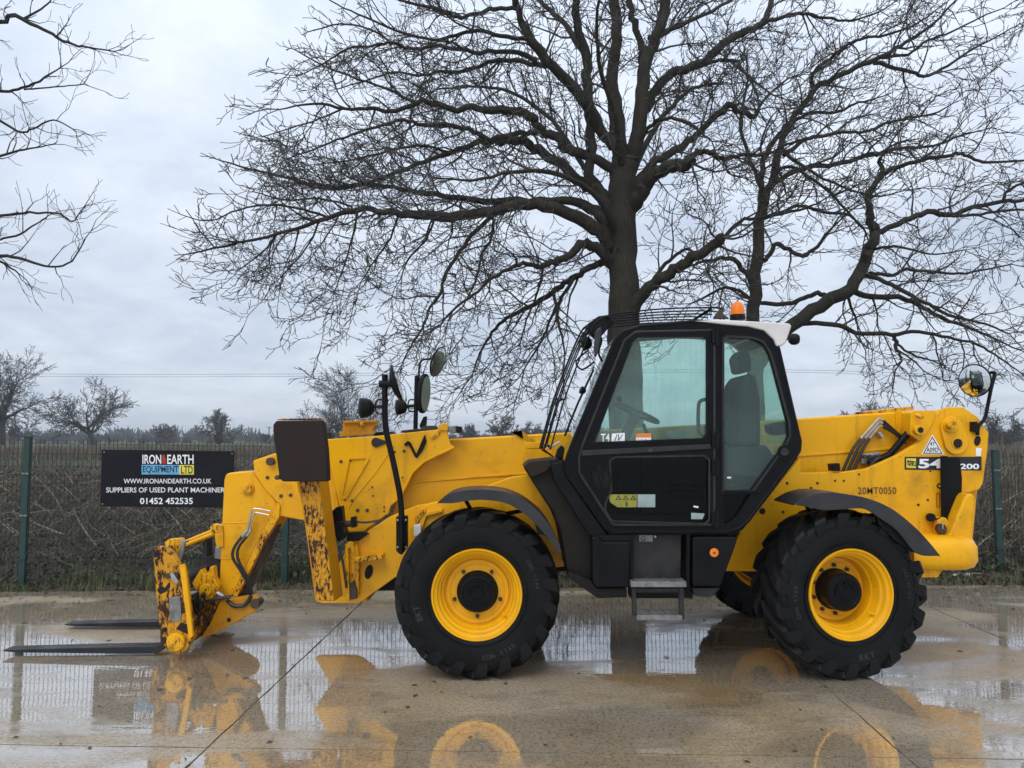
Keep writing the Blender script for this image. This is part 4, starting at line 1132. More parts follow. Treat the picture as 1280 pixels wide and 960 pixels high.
for x0 in (787, 858):
    plate('step_stile', [(x0, 668), (x0 + 5, 668), (x0 + 4, 738), (x0, 738)], 5.72, 5.80, M['frame'], TH, .005)
plate('sill', [(756, 663), (924, 662), (915, 669), (764, 669)], 5.735, 6.3, M['frame'], TH, .006)
plate('battery_box', [(866, 672), (872, 671), (918, 671), (922, 673), (919, 684), (901, 733), (866, 733)], 5.71, 6.3, M['black'], TH, .014, seg=3)
plate('box_skid', [(866, 735), (900, 735), (892, 745), (886, 747), (868, 745)], 5.75, 6.2, M['dusty'], TH, .006)
plate('side_reflector', circ(893, 691, 5.6, 24), 5.698, 5.712, M['reflector'], TH, .004)
obj('bolt', MB().prism(circ(893, 691, 1.3, 10), 5.694, 5.699), M['greasy'], TH)
obj('sticker', MB().prism([(799, 669), (816, 669), (816, 677), (799, 677)], 5.787, 5.789), M['grating'], TH)
obj('warning_mark', MB().holed(circ(804, 673, 3, 14), [circ(804, 673, 2.1, 14)], 5.784, 5.786), M['print_black'], TH)
plate('stud', circ(819, 671, 1.6, 10), 5.77, 5.79, M['steel'], TH, .001)
# steps: open grating in a frame
def step(x0, x1, ytop, Ya, Yb, th):
    a = P(x0, ytop, Ya); b_ = P(x1, ytop, Ya); z = a.z
    fr = MB()
    fr.box(a.x, b_.x, Ya, Ya + .012, z - th, z)
    fr.box(a.x, b_.x, Yb - .012, Yb, z - th, z)
    fr.box(a.x, a.x + .012, Ya + .012, Yb - .012, z - th, z)
    fr.box(b_.x - .012, b_.x, Ya + .012, Yb - .012, z - th, z)
    for t in (1 / 3, 2 / 3):
        xm = a.x + (b_.x - a.x) * t
        fr.box(xm - .006, xm + .006, Ya + .012, Yb - .012, z - .014, z + .0005)
    st = obj('step', fr, M['grating'], TH, bevel=.002)
    n = 5
    for k in range(n):
        yk = Ya + .02 + (Yb - Ya - .04) * k / (n - 1)
        gb = MB(); gb.box(a.x + .013, b_.x - .013, yk - .004, yk + .004, z - .004, z - .001)
        m = 26
        for j in range(m):
            xj = a.x + .02 + (b_.x - a.x - .04) * j / (m - 1)
            gb.box(xj - .004, xj + .004, yk - .004, yk + .004, z - .001, z + .0015)
        obj('tread_bar', gb, M['grating'], st, smooth=0)
step(789, 858, 727, 5.64, 5.86, .04)
step(796, 853, 769, 5.66, 5.86, .035)
for x0, x1 in ((790, 795), (849, 855)):
    plate('step_hanger', [(x0, 735), (x1, 735), (x1 + 1, 770 if x0 < 800 else 774), (x0 + 1, 770 if x0 < 800 else 774)], 5.66, 5.70, M['dusty'], TH, .004)
plate('step_rail', [(795, 736), (850, 736), (850, 741), (795, 741)], 5.80, 5.84, M['dusty'], TH, .004)

# ---- mudguards ----------------------------------------------------
def guard(outer, inner, Ya, Yb):
    # curved sheet with a folded outer edge
    o3 = catmull(outer, 4); i3 = catmull(inner, 4)
    g = MB()
    g.prism(o3 + i3[::-1], Ya, Ya + .02)
    th = [(x, y + 2.0) for x, y in o3]
    g.prism(o3 + th[::-1], Ya + .02, Yb)
    return g
gf = guard([(547, 628), (560, 618), (580, 613), (605, 612), (635, 616), (662, 630), (684, 652), (697, 676), (702, 690)],
           [(549, 629), (566, 629), (585, 626), (605, 625), (632, 629), (655, 642), (676, 662), (690, 680), (699, 692)], 5.66, 6.12)
mg = obj('mudguard', gf, M['fender'], TH, bevel=.004, label='front mudguard of dark grey plastic')
plate('mudguard_flap', [(668, 652), (676, 658), (694, 676), (699, 690), (690, 678), (680, 669), (672, 668)], 5.70, 5.74, M['black'], mg, .003)
gr_ = guard([(992, 630), (1008, 621), (1028, 616), (1052, 617), (1085, 623), (1115, 636), (1143, 658), (1162, 678), (1175, 694)],
            [(994, 631), (1010, 634), (1030, 638), (1050, 637), (1080, 636), (1100, 648), (1122, 664), (1146, 692), (1173, 695)], 5.70, 6.15)
rg = obj('mudguard', gr_, M['fender'], TH, bevel=.004, label='rear mudguard of dark grey plastic')
plate('mudguard_flap', [(1095, 642), (1115, 652), (1135, 672), (1148, 692), (1140, 690), (1120, 676), (1098, 655)], 5.74, 5.78, M['black'], rg, .003)
for pts in ([(582, 625, 5.9), (588, 636, 5.95), (592, 650, 6.2)], [(633, 642, 5.9), (655, 638, 5.95)], [(1006, 628, 5.9), (1012, 640, 6.0), (1015, 648, 6.3)], [(1065, 648, 5.9), (1095, 643, 5.9)]):
    pipe('mudguard_stay', pts, 2.6, M['black'], TH, 1, 8)

# ---- rear: counterweight, pivots, decals --------------------------
zc0 = P(1200, 714, 6.15).z; zc1 = P(1200, 672, 6.15).z
xr = P(1236, 690, 6.15).x; xl = P(1140, 690, 6.15).x
cw = MB(); prof = []
ringz = [(zc0, .07), (zc0 + .02, .025), (zc0 + .07, .0), (zc1 - .09, .0), (zc1 - .035, .03), (zc1 - .008, .085), (zc1, .13)]
foot = []
n = 14; rad = .24
for k in range(n): a = R(-90 + 90 * k / (n - 1)); foot.append((xr - rad + rad * math.cos(a), 6.12 + rad + rad * math.sin(a), math.cos(a), math.sin(a)))
for k in range(n): a = R(90 * k / (n - 1)); foot.append((xr - rad + rad * math.cos(a), 7.58 - rad + rad * math.sin(a), math.cos(a), math.sin(a)))
foot += [(xl, 7.58, 0, 1), (xl, 6.12, 0, -1)]
m = len(foot); vv = []
for z, ins in ringz:
    for x, y, nx, ny in foot: vv.append((x - nx * ins, y - ny * ins, z))
ff = [tuple(range(m - 1, -1, -1)), tuple((len(ringz) - 1) * m + i for i in range(m))]
for i in range(len(ringz) - 1):
    for k in range(m):
        k2 = (k + 1) % m; ff.append((i * m + k, i * m + k2, (i + 1) * m + k2, (i + 1) * m + k))
cw.add(vv, ff)
cwo = obj('counterweight', cw, Y, TH, smooth=60, label='rounded yellow cast counterweight at the rear')
plate('counterweight_fin', [(1180, 676), (1189, 664), (1206, 622), (1210, 617), (1217, 617), (1220, 622), (1216, 672), (1222, 680)], 6.28, 6.44, Y, cwo, .03, seg=3)
plate('counterweight_fin', [(1180, 676), (1189, 664), (1206, 622), (1210, 617), (1217, 617), (1220, 622), (1216, 672), (1222, 680)], 7.24, 7.42, Y, cwo, .03, seg=3)
plate('tow_plate', [(1150, 712), (1180, 712), (1172, 722), (1152, 722)], 6.2, 7.4, YW, cwo, .006)
plate('scuff', [(1223, 690), (1233, 689), (1232, 692), (1224, 692)], 6.14, 6.16, M['hole'], cwo, .001) if False else None
plate('mud_flap', [(1177, 571), (1200, 572), (1203, 598), (1202, 640), (1198, 656), (1189, 664), (1185, 664), (1178, 652)], 6.40, 6.425, M['black'], TH, .006)
plate('flap_strap', [(1177, 570), (1185, 570), (1185, 650), (1178, 650)], 6.38, 6.40, M['frame'], TH, .004)
pipe('strap_ring', [(1178, 606, 6.37), (1173, 605, 6.37), (1172, 609, 6.37), (1178, 611, 6.37)], 1, M['black'], TH, 4, 6)
cap = plate('pivot_boss', capsule(1190, 534, 1196, 553, 13.5, 15), 6.41, 6.44, Y, TH, .006)
plate('pivot_ring', circ(1190, 532, 9, 22), 6.38, 6.41, Y, cap, .005)
plate('pivot_pin', circ(1191, 531, 5.5, 18), 6.33, 6.38, YW, cap, .006)
plate('hole_ring', circ(1197, 554, 7, 20), 6.402, 6.41, YW, cap, .003)
obj('body_hole', MB().prism(circ(1197.5, 554, 5.6, 18), 6.398, 6.402), M['hole'], cap)
lug = plate('cylinder_lug', [(1138, 516), (1143, 513), (1171, 513), (1166, 529), (1158, 543), (1150, 552), (1138, 543)], 6.42, 6.44, Y, TH, .005)
lug2 = plate('cylinder_lug', [(1138, 516), (1143, 513), (1171, 513), (1166, 529), (1158, 543), (1150, 552), (1138, 543)], 6.50, 6.66, Y, TH, .005)
plate('pivot_ring', circ(1150, 537, 6.4, 20), 6.37, 6.42, Y, lug, .004)
obj('body_hole', MB().prism(circ(1151, 537.5, 3.6, 16), 6.366, 6.37), M['hole'], lug)
pipe('grease_tube', [(1146, 519, 6.40), (1153, 522, 6.34)], 2.6, YW, lug, 1, 10)
obj('body_hole', MB().prism(circ(1222, 551, 4, 14, 6.5, .25), 6.436, 6.44), M['hole'], TH)
obj('sticker', MB().prism([(1220, 560), (1227, 560), (1226, 570), (1220, 570)], 6.434, 6.44), M['print_white'], TH)
# hydraulic lines behind the cab
for k in range(3):
    d = k * 6.5
    pipe('hose', [(1052 + d * 1.0, 592, 6.60), (1060 + d * 1.0, 574, 6.60), (1067 + d * .95, 560, 6.60), (1076 + d * .85, 548, 6.60)], 1.9, M['hose'], TH, 4, 8)
    pipe('hard_line', [(1076 + d * .85, 548, 6.60), (1096 + d * .15, 526 + d * .62, 6.60), (1100, 524 + d * .7, 6.60), (1105 - d * .1, 526 + d * .6, 6.60)], 1.4, M['steel'], TH, 4, 7)
    pipe('hose', [(1104 - d * .1, 525.5 + d * .6, 6.60), (1118, 538 + d * .3, 6.60), (1132, 550 + d * .3, 6.61)], 1.6, M['hose'], TH, 3, 8)
plate('line_clamp', [(1098, 541), (1101, 540), (1106, 546), (1103, 549)], 6.56, 6.64, M['steel'], TH, .003)
pipe('slew_cylinder', [(1108, 573, 6.58), (1138, 538, 6.58)], 4.2, M['frame'], TH, 1, 14)
pipe('slew_cylinder', [(1087, 580, 6.57), (1112, 569, 6.57)], 5.0, M['black'], TH, 1, 14)
pipe('hose', [(1088, 582, 6.53), (1096, 574, 6.52), (1102, 572, 6.53), (1110, 577, 6.55)], 2.0, M['hose'], TH, 4, 8)
vp = plate('valve_plate', [(1078, 568), (1100, 565), (1099, 578), (1077, 580)], 6.62, 6.655, M['steel'], TH, .003)
for px in (1082, 1088, 1095): plate('valve_cap', circ(px, 571, 2.6, 12), 6.59, 6.62, M['greasy'], vp, .002)
plate('sensor_box', [(1040, 580), (1050, 579), (1051, 589), (1041, 589)], 6.42, 6.52, M['black'], TH, .006)
# decals on the rear plate
DY = 6.437
dec = obj('model_decal', MB().prism([(1131, 571), (1227, 571), (1227, 588), (1131, 587)], DY - .001, DY + .001), M['print_black'], TH, label='black model number decal')
obj('logo_square', MB().prism([(1133, 573), (1145, 573), (1145, 585), (1133, 585)], DY - .003, DY - .002), M['print_yellow'], dec)
for k, ch in enumerate('JCB'):
    x = 1134 + k * 3.4
    obj('logo_block', MB().prism([(x, 575 + k * .5), (x + 3.6, 576 + k * .5), (x + 4, 582 + k * .5), (x + .6, 581 + k * .5)], DY - .005, DY - .004), M['print_black'], dec)
    lettering('lettering', ch, x + .7, x + 3.2, 577 + k * .5, 580.6 + k * .5, DY - .007, M['print_yellow'], dec, .02, .2)
lettering('lettering', '54', 1148, 1178, 573.5, 585.5, DY - .003, M['print_white'], dec, .035)
lettering('lettering', '200', 1200, 1224, 579.5, 586.5, DY - .003, M['print_white'], dec, .03)
tr_ = obj('hire_triangle', MB().prism([(1165.5, 543), (1180.5, 568), (1151.5, 568)], DY - .001, DY + .001), M['print_white'], TH)
obj('triangle_edge', MB().holed([(1165.5, 545.6), (1178.2, 567), (1153.8, 567)], [[(1165.5, 547.6), (1176.6, 566), (1155.4, 566)]], DY - .003, DY - .002), M['print_black'], tr_)
lettering('lettering', '47', 1162.5, 1168.5, 552.5, 557, DY - .003, M['print_black'], tr_, .01)
lettering('lettering', 'A09D', 1158, 1173, 559.5, 565, DY - .003, M['print_black'], tr_, .01)
lettering('lettering', '20MT0050', 1072.5, 1120.5, 609, 617.5, DY - .002, M['print_brown'], TH, .002, 0, 1.05)
obj('red_marker', MB().holed([(1170.5, 616), (1175, 616), (1175, 634), (1170.5, 634)], [[(1171.6, 617), (1174, 617), (1174, 633), (1171.6, 633)]], DY - .002, DY - .001), M['print_red'], TH)
# tank filler on the lower rear corner
plate('filler_boss', [(1171, 672), (1172, 650), (1178, 646), (1184, 648), (1188, 656), (1188, 670), (1183, 673)], 6.36, 6.43, Y, TH, .01)
plate('filler_cap', circ(1178, 661, 6, 18), 6.31, 6.36, M['greasy'], TH, .005)
pipe('filler_chain', [(1178, 661, 6.30), (1179, 652, 6.30)], 1, M['steel'], TH, 1, 6)
plate('filler_plug', circ(1165, 647, 5.2, 18), 6.38, 6.42, M['black'], TH, .005)
pipe('plug_strap', [(1168, 649, 6.38), (1174, 648, 6.37), (1179, 645, 6.38)], 1, M['black'], TH, 4, 6)

# ---- mirrors and lamps --------------------------------------------
def mirror(name, px, py, Yl, r, axis, tall=1.0):
    q = Vector(axis).normalized().to_track_quat('X', 'Z'); c = P(px, py, Yl)
    def xf(b): b.v = [tuple(q @ Vector((v[0], v[1], v[2] * tall)) + c) for v in b.v]; return b
    o = obj(name, xf(MB().lathe([(0, -r * .32), (r * .4, -r * .28), (r * .8, -r * .14), (r, -.004), (r * 1.04, .006), (r, .014), (r * .94, .010)], (0, 0, 0), 32, 'x')), M['black'], TH)
    obj('mirror_glass', xf(MB().lathe([(0, .010 + r * .14), (r * .3, .010 + r * .128), (r * .6, .010 + r * .09), (r * .85, .010 + r * .04), (r * .97, .010)], (0, 0, 0), 32, 'x')), M['mirror'], o, smooth=80)
    return o
mirror('rear_mirror', 1219, 475.5, 6.40, .135, (-.87, -.49, -.10))
pipe('mirror_arm', [(1222, 544, 6.42), (1223, 533, 6.42), (1231, 523, 6.42), (1235, 505, 6.42), (1239, 485, 6.42), (1243, 469, 6.43), (1241, 465.5, 6.43), (1235, 467, 6.44)], 2.2, M['black'], TH, 4, 8)
plate('mirror_bracket', [(1217, 527), (1222, 527), (1224, 533), (1222, 541), (1217, 539)], 6.38, 6.44, M['black'], TH, .004)
# near front arm
pipe('mirror_arm', [(502, 690, 6.10), (502, 645, 6.10), (500, 620, 6.10), (496, 598, 6.10), (490, 570, 6.10), (484, 545, 6.10), (481.5, 528, 6.10), (481, 500, 6.10), (481, 468, 6.10)], 3.7, M['black'], TH, 3, 10)
plate('arm_bracket', [(495, 646), (509, 645), (509, 685), (502, 694), (497, 691), (495, 688)], 6.13, 6.20, M['black'], TH, .006)
for px, py in ((497, 650), (507, 650), (497, 684), (507, 684)): obj('bolt', MB().disc(P(px, py, 6.11), .008, .02, 8), M['steel'], TH)
pipe('mirror_clamp', [(474, 480, 6.10), (491, 480, 6.10)], 4.6, M['black'], TH, 1, 10)
mirror('wing_mirror', 496, 480, 6.10, .158, (1, .08, .32))
lamp('head_lamp', 456, 510, 6.08, .08, (-1, -.35, -.05))
pipe('lamp_bracket', [(464, 509, 6.10), (473, 508, 6.10), (480, 508, 6.10)], 2, M['black'], TH, 1, 8)
pipe('lamp_bracket', [(480, 500, 6.10), (472, 500, 6.10), (469, 508, 6.10), (472, 517, 6.10), (480, 517, 6.10)], 1, M['black'], TH, 4, 6)
# far front arm
pipe('mirror_arm', [(519, 560, 7.55), (519.5, 530, 7.55), (520, 505, 7.55), (521, 470, 7.55)], 2.8, M['black'], TH, 1, 10)
pipe('mirror_arm', [(522.5, 500, 7.55), (523.5, 470, 7.55), (524.5, 456, 7.55), (528, 450, 7.55), (534, 449, 7.55), (541, 448, 7.55)], 1.3, M['black'], TH, 4, 8)
mirror('wing_mirror', 547, 452, 7.55, .152, (1, -.32, -.36))
b = MB(); q = Vector((1, -.6, -.1)).normalized().to_track_quat('X', 'Z'); c = P(532, 492, 7.55)
b.prism3([q @ Vector((0, a * 1.0 * S(7.55), z * S(7.55))) + c for a, z in circ(0, 0, 11, 28, 25)], q @ Vector((-.05, 0, 0)))
o = obj('wing_mirror', b, M['black'], TH, bevel=.012, label='tall rectangular wing mirror')
b = MB(); b.prism3([q @ Vector((.002, a * S(7.55), z * S(7.55))) + c for a, z in circ(0, 0, 9, 28, 22.5)], q @ Vector((.004, 0, 0))); obj('mirror_glass', b, M['mirror'], o)
plate('mirror_clamp', [(519, 486), (526, 486), (526, 496), (519, 496)], 7.50, 7.58, M['black'], TH, .004)
lamp('head_lamp', 500, 509, 7.52, .075, (-1, -.35, -.05))
pipe('lamp_bracket', [(508, 508, 7.55), (519, 507, 7.55)], 2, M['black'], TH, 1, 8)
pipe('lamp_bracket', [(519, 500, 7.55), (512, 500, 7.55), (510, 507, 7.55), (512, 514, 7.55), (519, 514, 7.55)], .9, M['black'], TH, 4, 6)
# things standing on the boom cheek
tb = plate('lamp_tray', [(424, 546), (425, 541), (429, 538), (428, 531), (430, 527), (468, 526), (470, 531), (466, 537), (468, 543)], 6.60, 6.72, M['yellow_stab'], TH, .006)
plate('tray_lip', [(429, 526), (469, 525), (469, 528), (429, 529)], 6.57, 6.74, M['yellow_stab'], tb, .003)
plate('tray_eye', circ(452, 530, 2.4, 12), 6.56, 6.58, YW, tb, .002)
plate('hose_cover', [(465, 545), (470, 540), (485, 539), (490, 543)], 6.56, 6.9, M['black'], TH, .01)
plate('hose_cover', [(500, 541), (502, 538), (522, 536), (545, 536), (546, 539)], 6.56, 7.0, M['dusty'], TH, .006)
plate('mirror_foot', [(524, 532), (529, 521), (533, 520), (532, 533), (526, 537)], 7.4, 7.5, M['black'], TH, .008)
plate('bracket', [(526, 534), (535, 532), (544, 532), (546, 536), (526, 537)], 6.7, 6.9, M['greasy'], TH, .004)
plate('lamp_post', [(548, 531), (554, 529), (559, 529), (560, 538), (549, 538)], 6.5, 6.6, Y, TH, .004)
plate('side_lamp', [(560, 533), (571, 532), (576, 534), (576, 540), (566, 542), (560, 540)], 6.52, 6.60, M['grating'], TH, .006)
plate('side_lamp_body', [(570, 533), (577, 533), (577, 541), (570, 541)], 6.50, 6.58, M['black'], TH, .004)
# ------------------------------------------------------------------ bare trees
def bark(name, c1, c2):
    m, nt, out = new_mat(name); g = NT(nt)
    v = g.coord(world=True)
    n1 = g.noise(v, 1.7, 5, 0.6)
    ridge = g.noise(g.coord((22, 22, 5), world=True), 1.0, 5, 0.65)
    col = g.mix(g.ramp(n1, .35, .65), c1, c2)
    col = g.mix(g.math('MULTIPLY', g.ramp(ridge, .35, .6), .6), col, tuple(x * .35 for x in c1))
    p = g.prin(Base_Color=col, Roughness=.9); p.inputs['Specular IOR Level'].default_value = .2
    g.set(p.inputs['Normal'], g.bump(ridge, .8, .03))
    nt.links.new(p.outputs[0], out.inputs[0]); return m
M['bark'] = bark('oak_bark', (0.055, 0.046, 0.036), (0.038, 0.040, 0.028))
M['bark_twig'] = pm('oak_twigs', (0.042, 0.035, 0.030), (0.030, 0.026, 0.023), 2, (.7, .9), 0, world=True)
M['cutwood'] = pm('sawn_limb_end', (0.10, 0.06, 0.04), (0.06, 0.04, 0.03), 9, (.7, .9), .3, 40)
def rv(rg): 
    while True:
        v = Vector((rg.uniform(-1, 1), rg.uniform(-1, 1), rg.uniform(-1, 1)))
        if .05 < v.length < 1: return v.normalized()
def sides(r): return 12 if r > .15 else 9 if r > .07 else 7 if r > .035 else 5 if r > .014 else 3
def grow(mb, rg, p, d, L, r, lvl, par, out_c):
    """one branch and, from it, its own side shoots"""
    n = max(3, int(L / par['seg'][lvl]))
    pts = [p.copy()]; rr = [r]; dirs = [d.copy()]
    rend = max(par['rmin'], r * .28)
    xm = par.get('xmin')
    for i in range(n):
        if xm and pts[-1].x < xm(pts[-1].z) and len(pts) > 1: break
        wob = par['wob'][lvl]
        d = d + rv(rg) * wob
        o = pts[-1] - out_c; o.z *= .5
        if o.length > 1e-3: d = d + o.normalized() * par['outw']
        d.z += par['up'][lvl]
        d.normalize()
        pts.append(pts[-1] + d * (L / n)); rr.append(r + (rend - r) * ((i + 1) / n)); dirs.append(d.copy())
    mb.tube(pts, rr, sides(r), False)
    if lvl >= par['max'] or len(pts) < 3 or (xm and pts[-1].x < xm(pts[-1].z)): return
    kids(mb, rg, pts, rr, dirs, L, lvl, par, out_c)
def kids(mb, rg, pts, rr, dirs, L, lvl, par, out_c, t0=.15, dens=1.0):
    nk = max(1, int(L * par['dens'][lvl] * dens * rg.uniform(.8, 1.2)))
    n = len(pts) - 1
    for k in range(nk):
        t = t0 + (1 - t0) * ((k + rg.random()) / nk)
        f = t * n; i = min(n - 1, int(f)); u = f - i
        p = pts[i].lerp(pts[i + 1], u); d0 = dirs[min(i + 1, n)]
        a = d0.orthogonal().normalized(); c = d0.cross(a); an = rg.uniform(0, 6.283)
        side = a * math.cos(an) + c * math.sin(an)
        side.z += par['sidez']
        sp = rg.uniform(.55, 1.15)
        d = (d0 * math.cos(sp) + side.normalized() * math.sin(sp)).normalized()
        Lk = par['len'][lvl] * rg.uniform(.5, 1.25) * (1.05 - .45 * t)
        rk = max(par['rmin'], min((rr[i] * .62), par['r'][lvl] * rg.uniform(.75, 1.25)))
        grow(mb, rg, p, d, Lk, rk, lvl + 1, par, out_c)
    # the tip forks on
    if lvl < par['max']:
        for s in range(2):
            d = (dirs[-1] + rv(rg) * .45).normalized()
            grow(mb, rg, pts[-1].copy(), d, par['len'][lvl] * rg.uniform(.6, 1.0), max(par['rmin'], min(rr[-1] * .9, par['r'][lvl] * 1.2)), lvl + 1, par, out_c)
OAK = dict(seg=[.3, .22, .15, .10], wob=[.36, .42, .46, .5], outw=.06, up=[.01, .015, .03, .05], rmin=.0068, max=3,
           dens=[3.0, 4.3, 6.4], len=[1.6, .75, .30], r=[.023, .0115, .0062], sidez=.05)
def traced_tree(name, label, Y0, limbs, seed, par=OAK, stop=None, group=None):
    """limbs: list of (depth drift, density, [(px, py, radius px), ...]) drawn at depth Y0, drifting nearer or farther along the limb"""
    rg = random.Random(seed)
    f0 = limbs[0][2][0]
    base = P(f0[0], 545, Y0); root = empty(name, (base.x, Y0, 0), label, 'tree', group)
    crown = MB(); oc = P(f0[0], 330, Y0)
    for li, L in enumerate(limbs):
        drift, dens, pts = L[:3]
        y0 = L[3] if len(L) > 3 else 0.0
        q = catmull(pts, 4); n = len(q); P3 = []; RR = []
        tot = 0.0; acc = [0.0]
        for a, c in zip(q, q[1:]): tot += math.hypot(a[0] - c[0], a[1] - c[1]); acc.append(tot)
        for i, (px, py, r) in enumerate(q):
            t = acc[i] / tot
            yy = Y0 + y0 + drift * t
            jit = min(.035, r * S(Y0) * .35) if 0 < i else 0
            P3.append(P(px, py, yy) + Vector((rg.uniform(-jit, jit), rg.uniform(-jit, jit) * 2, rg.uniform(-jit, jit))))
            k_ = .92 if r > 15 else .80 if r > 6 else .70
            RR.append(max(.009, r * k_ * S(yy) * rg.uniform(.98, 1.03)))
        if li == 0:
            g0 = P3[0].copy(); 
            P3.insert(0, Vector((g0.x, g0.y, -.1))); RR.insert(0, RR[0] * 1.5)
        mb = MB(); mb.tube(P3, RR, sides(max(RR)) + 2, True)
        obj('trunk' if li == 0 else 'limb', mb, M['bark'], root, smooth=60)
        if dens > 0:
            dirs = [(P3[min(i + 1, len(P3) - 1)] - P3[max(i - 1, 0)]).normalized() for i in range(len(P3))]
            LL = sum((a - c).length for a, c in zip(P3, P3[1:]))
            kids(crown, rg, P3, RR, dirs, LL, 0, par, oc, t0=(.3 if max(RR) > .12 else .08), dens=dens)
    obj('crown', crown, M['bark_twig'], root, smooth=0)
    return root
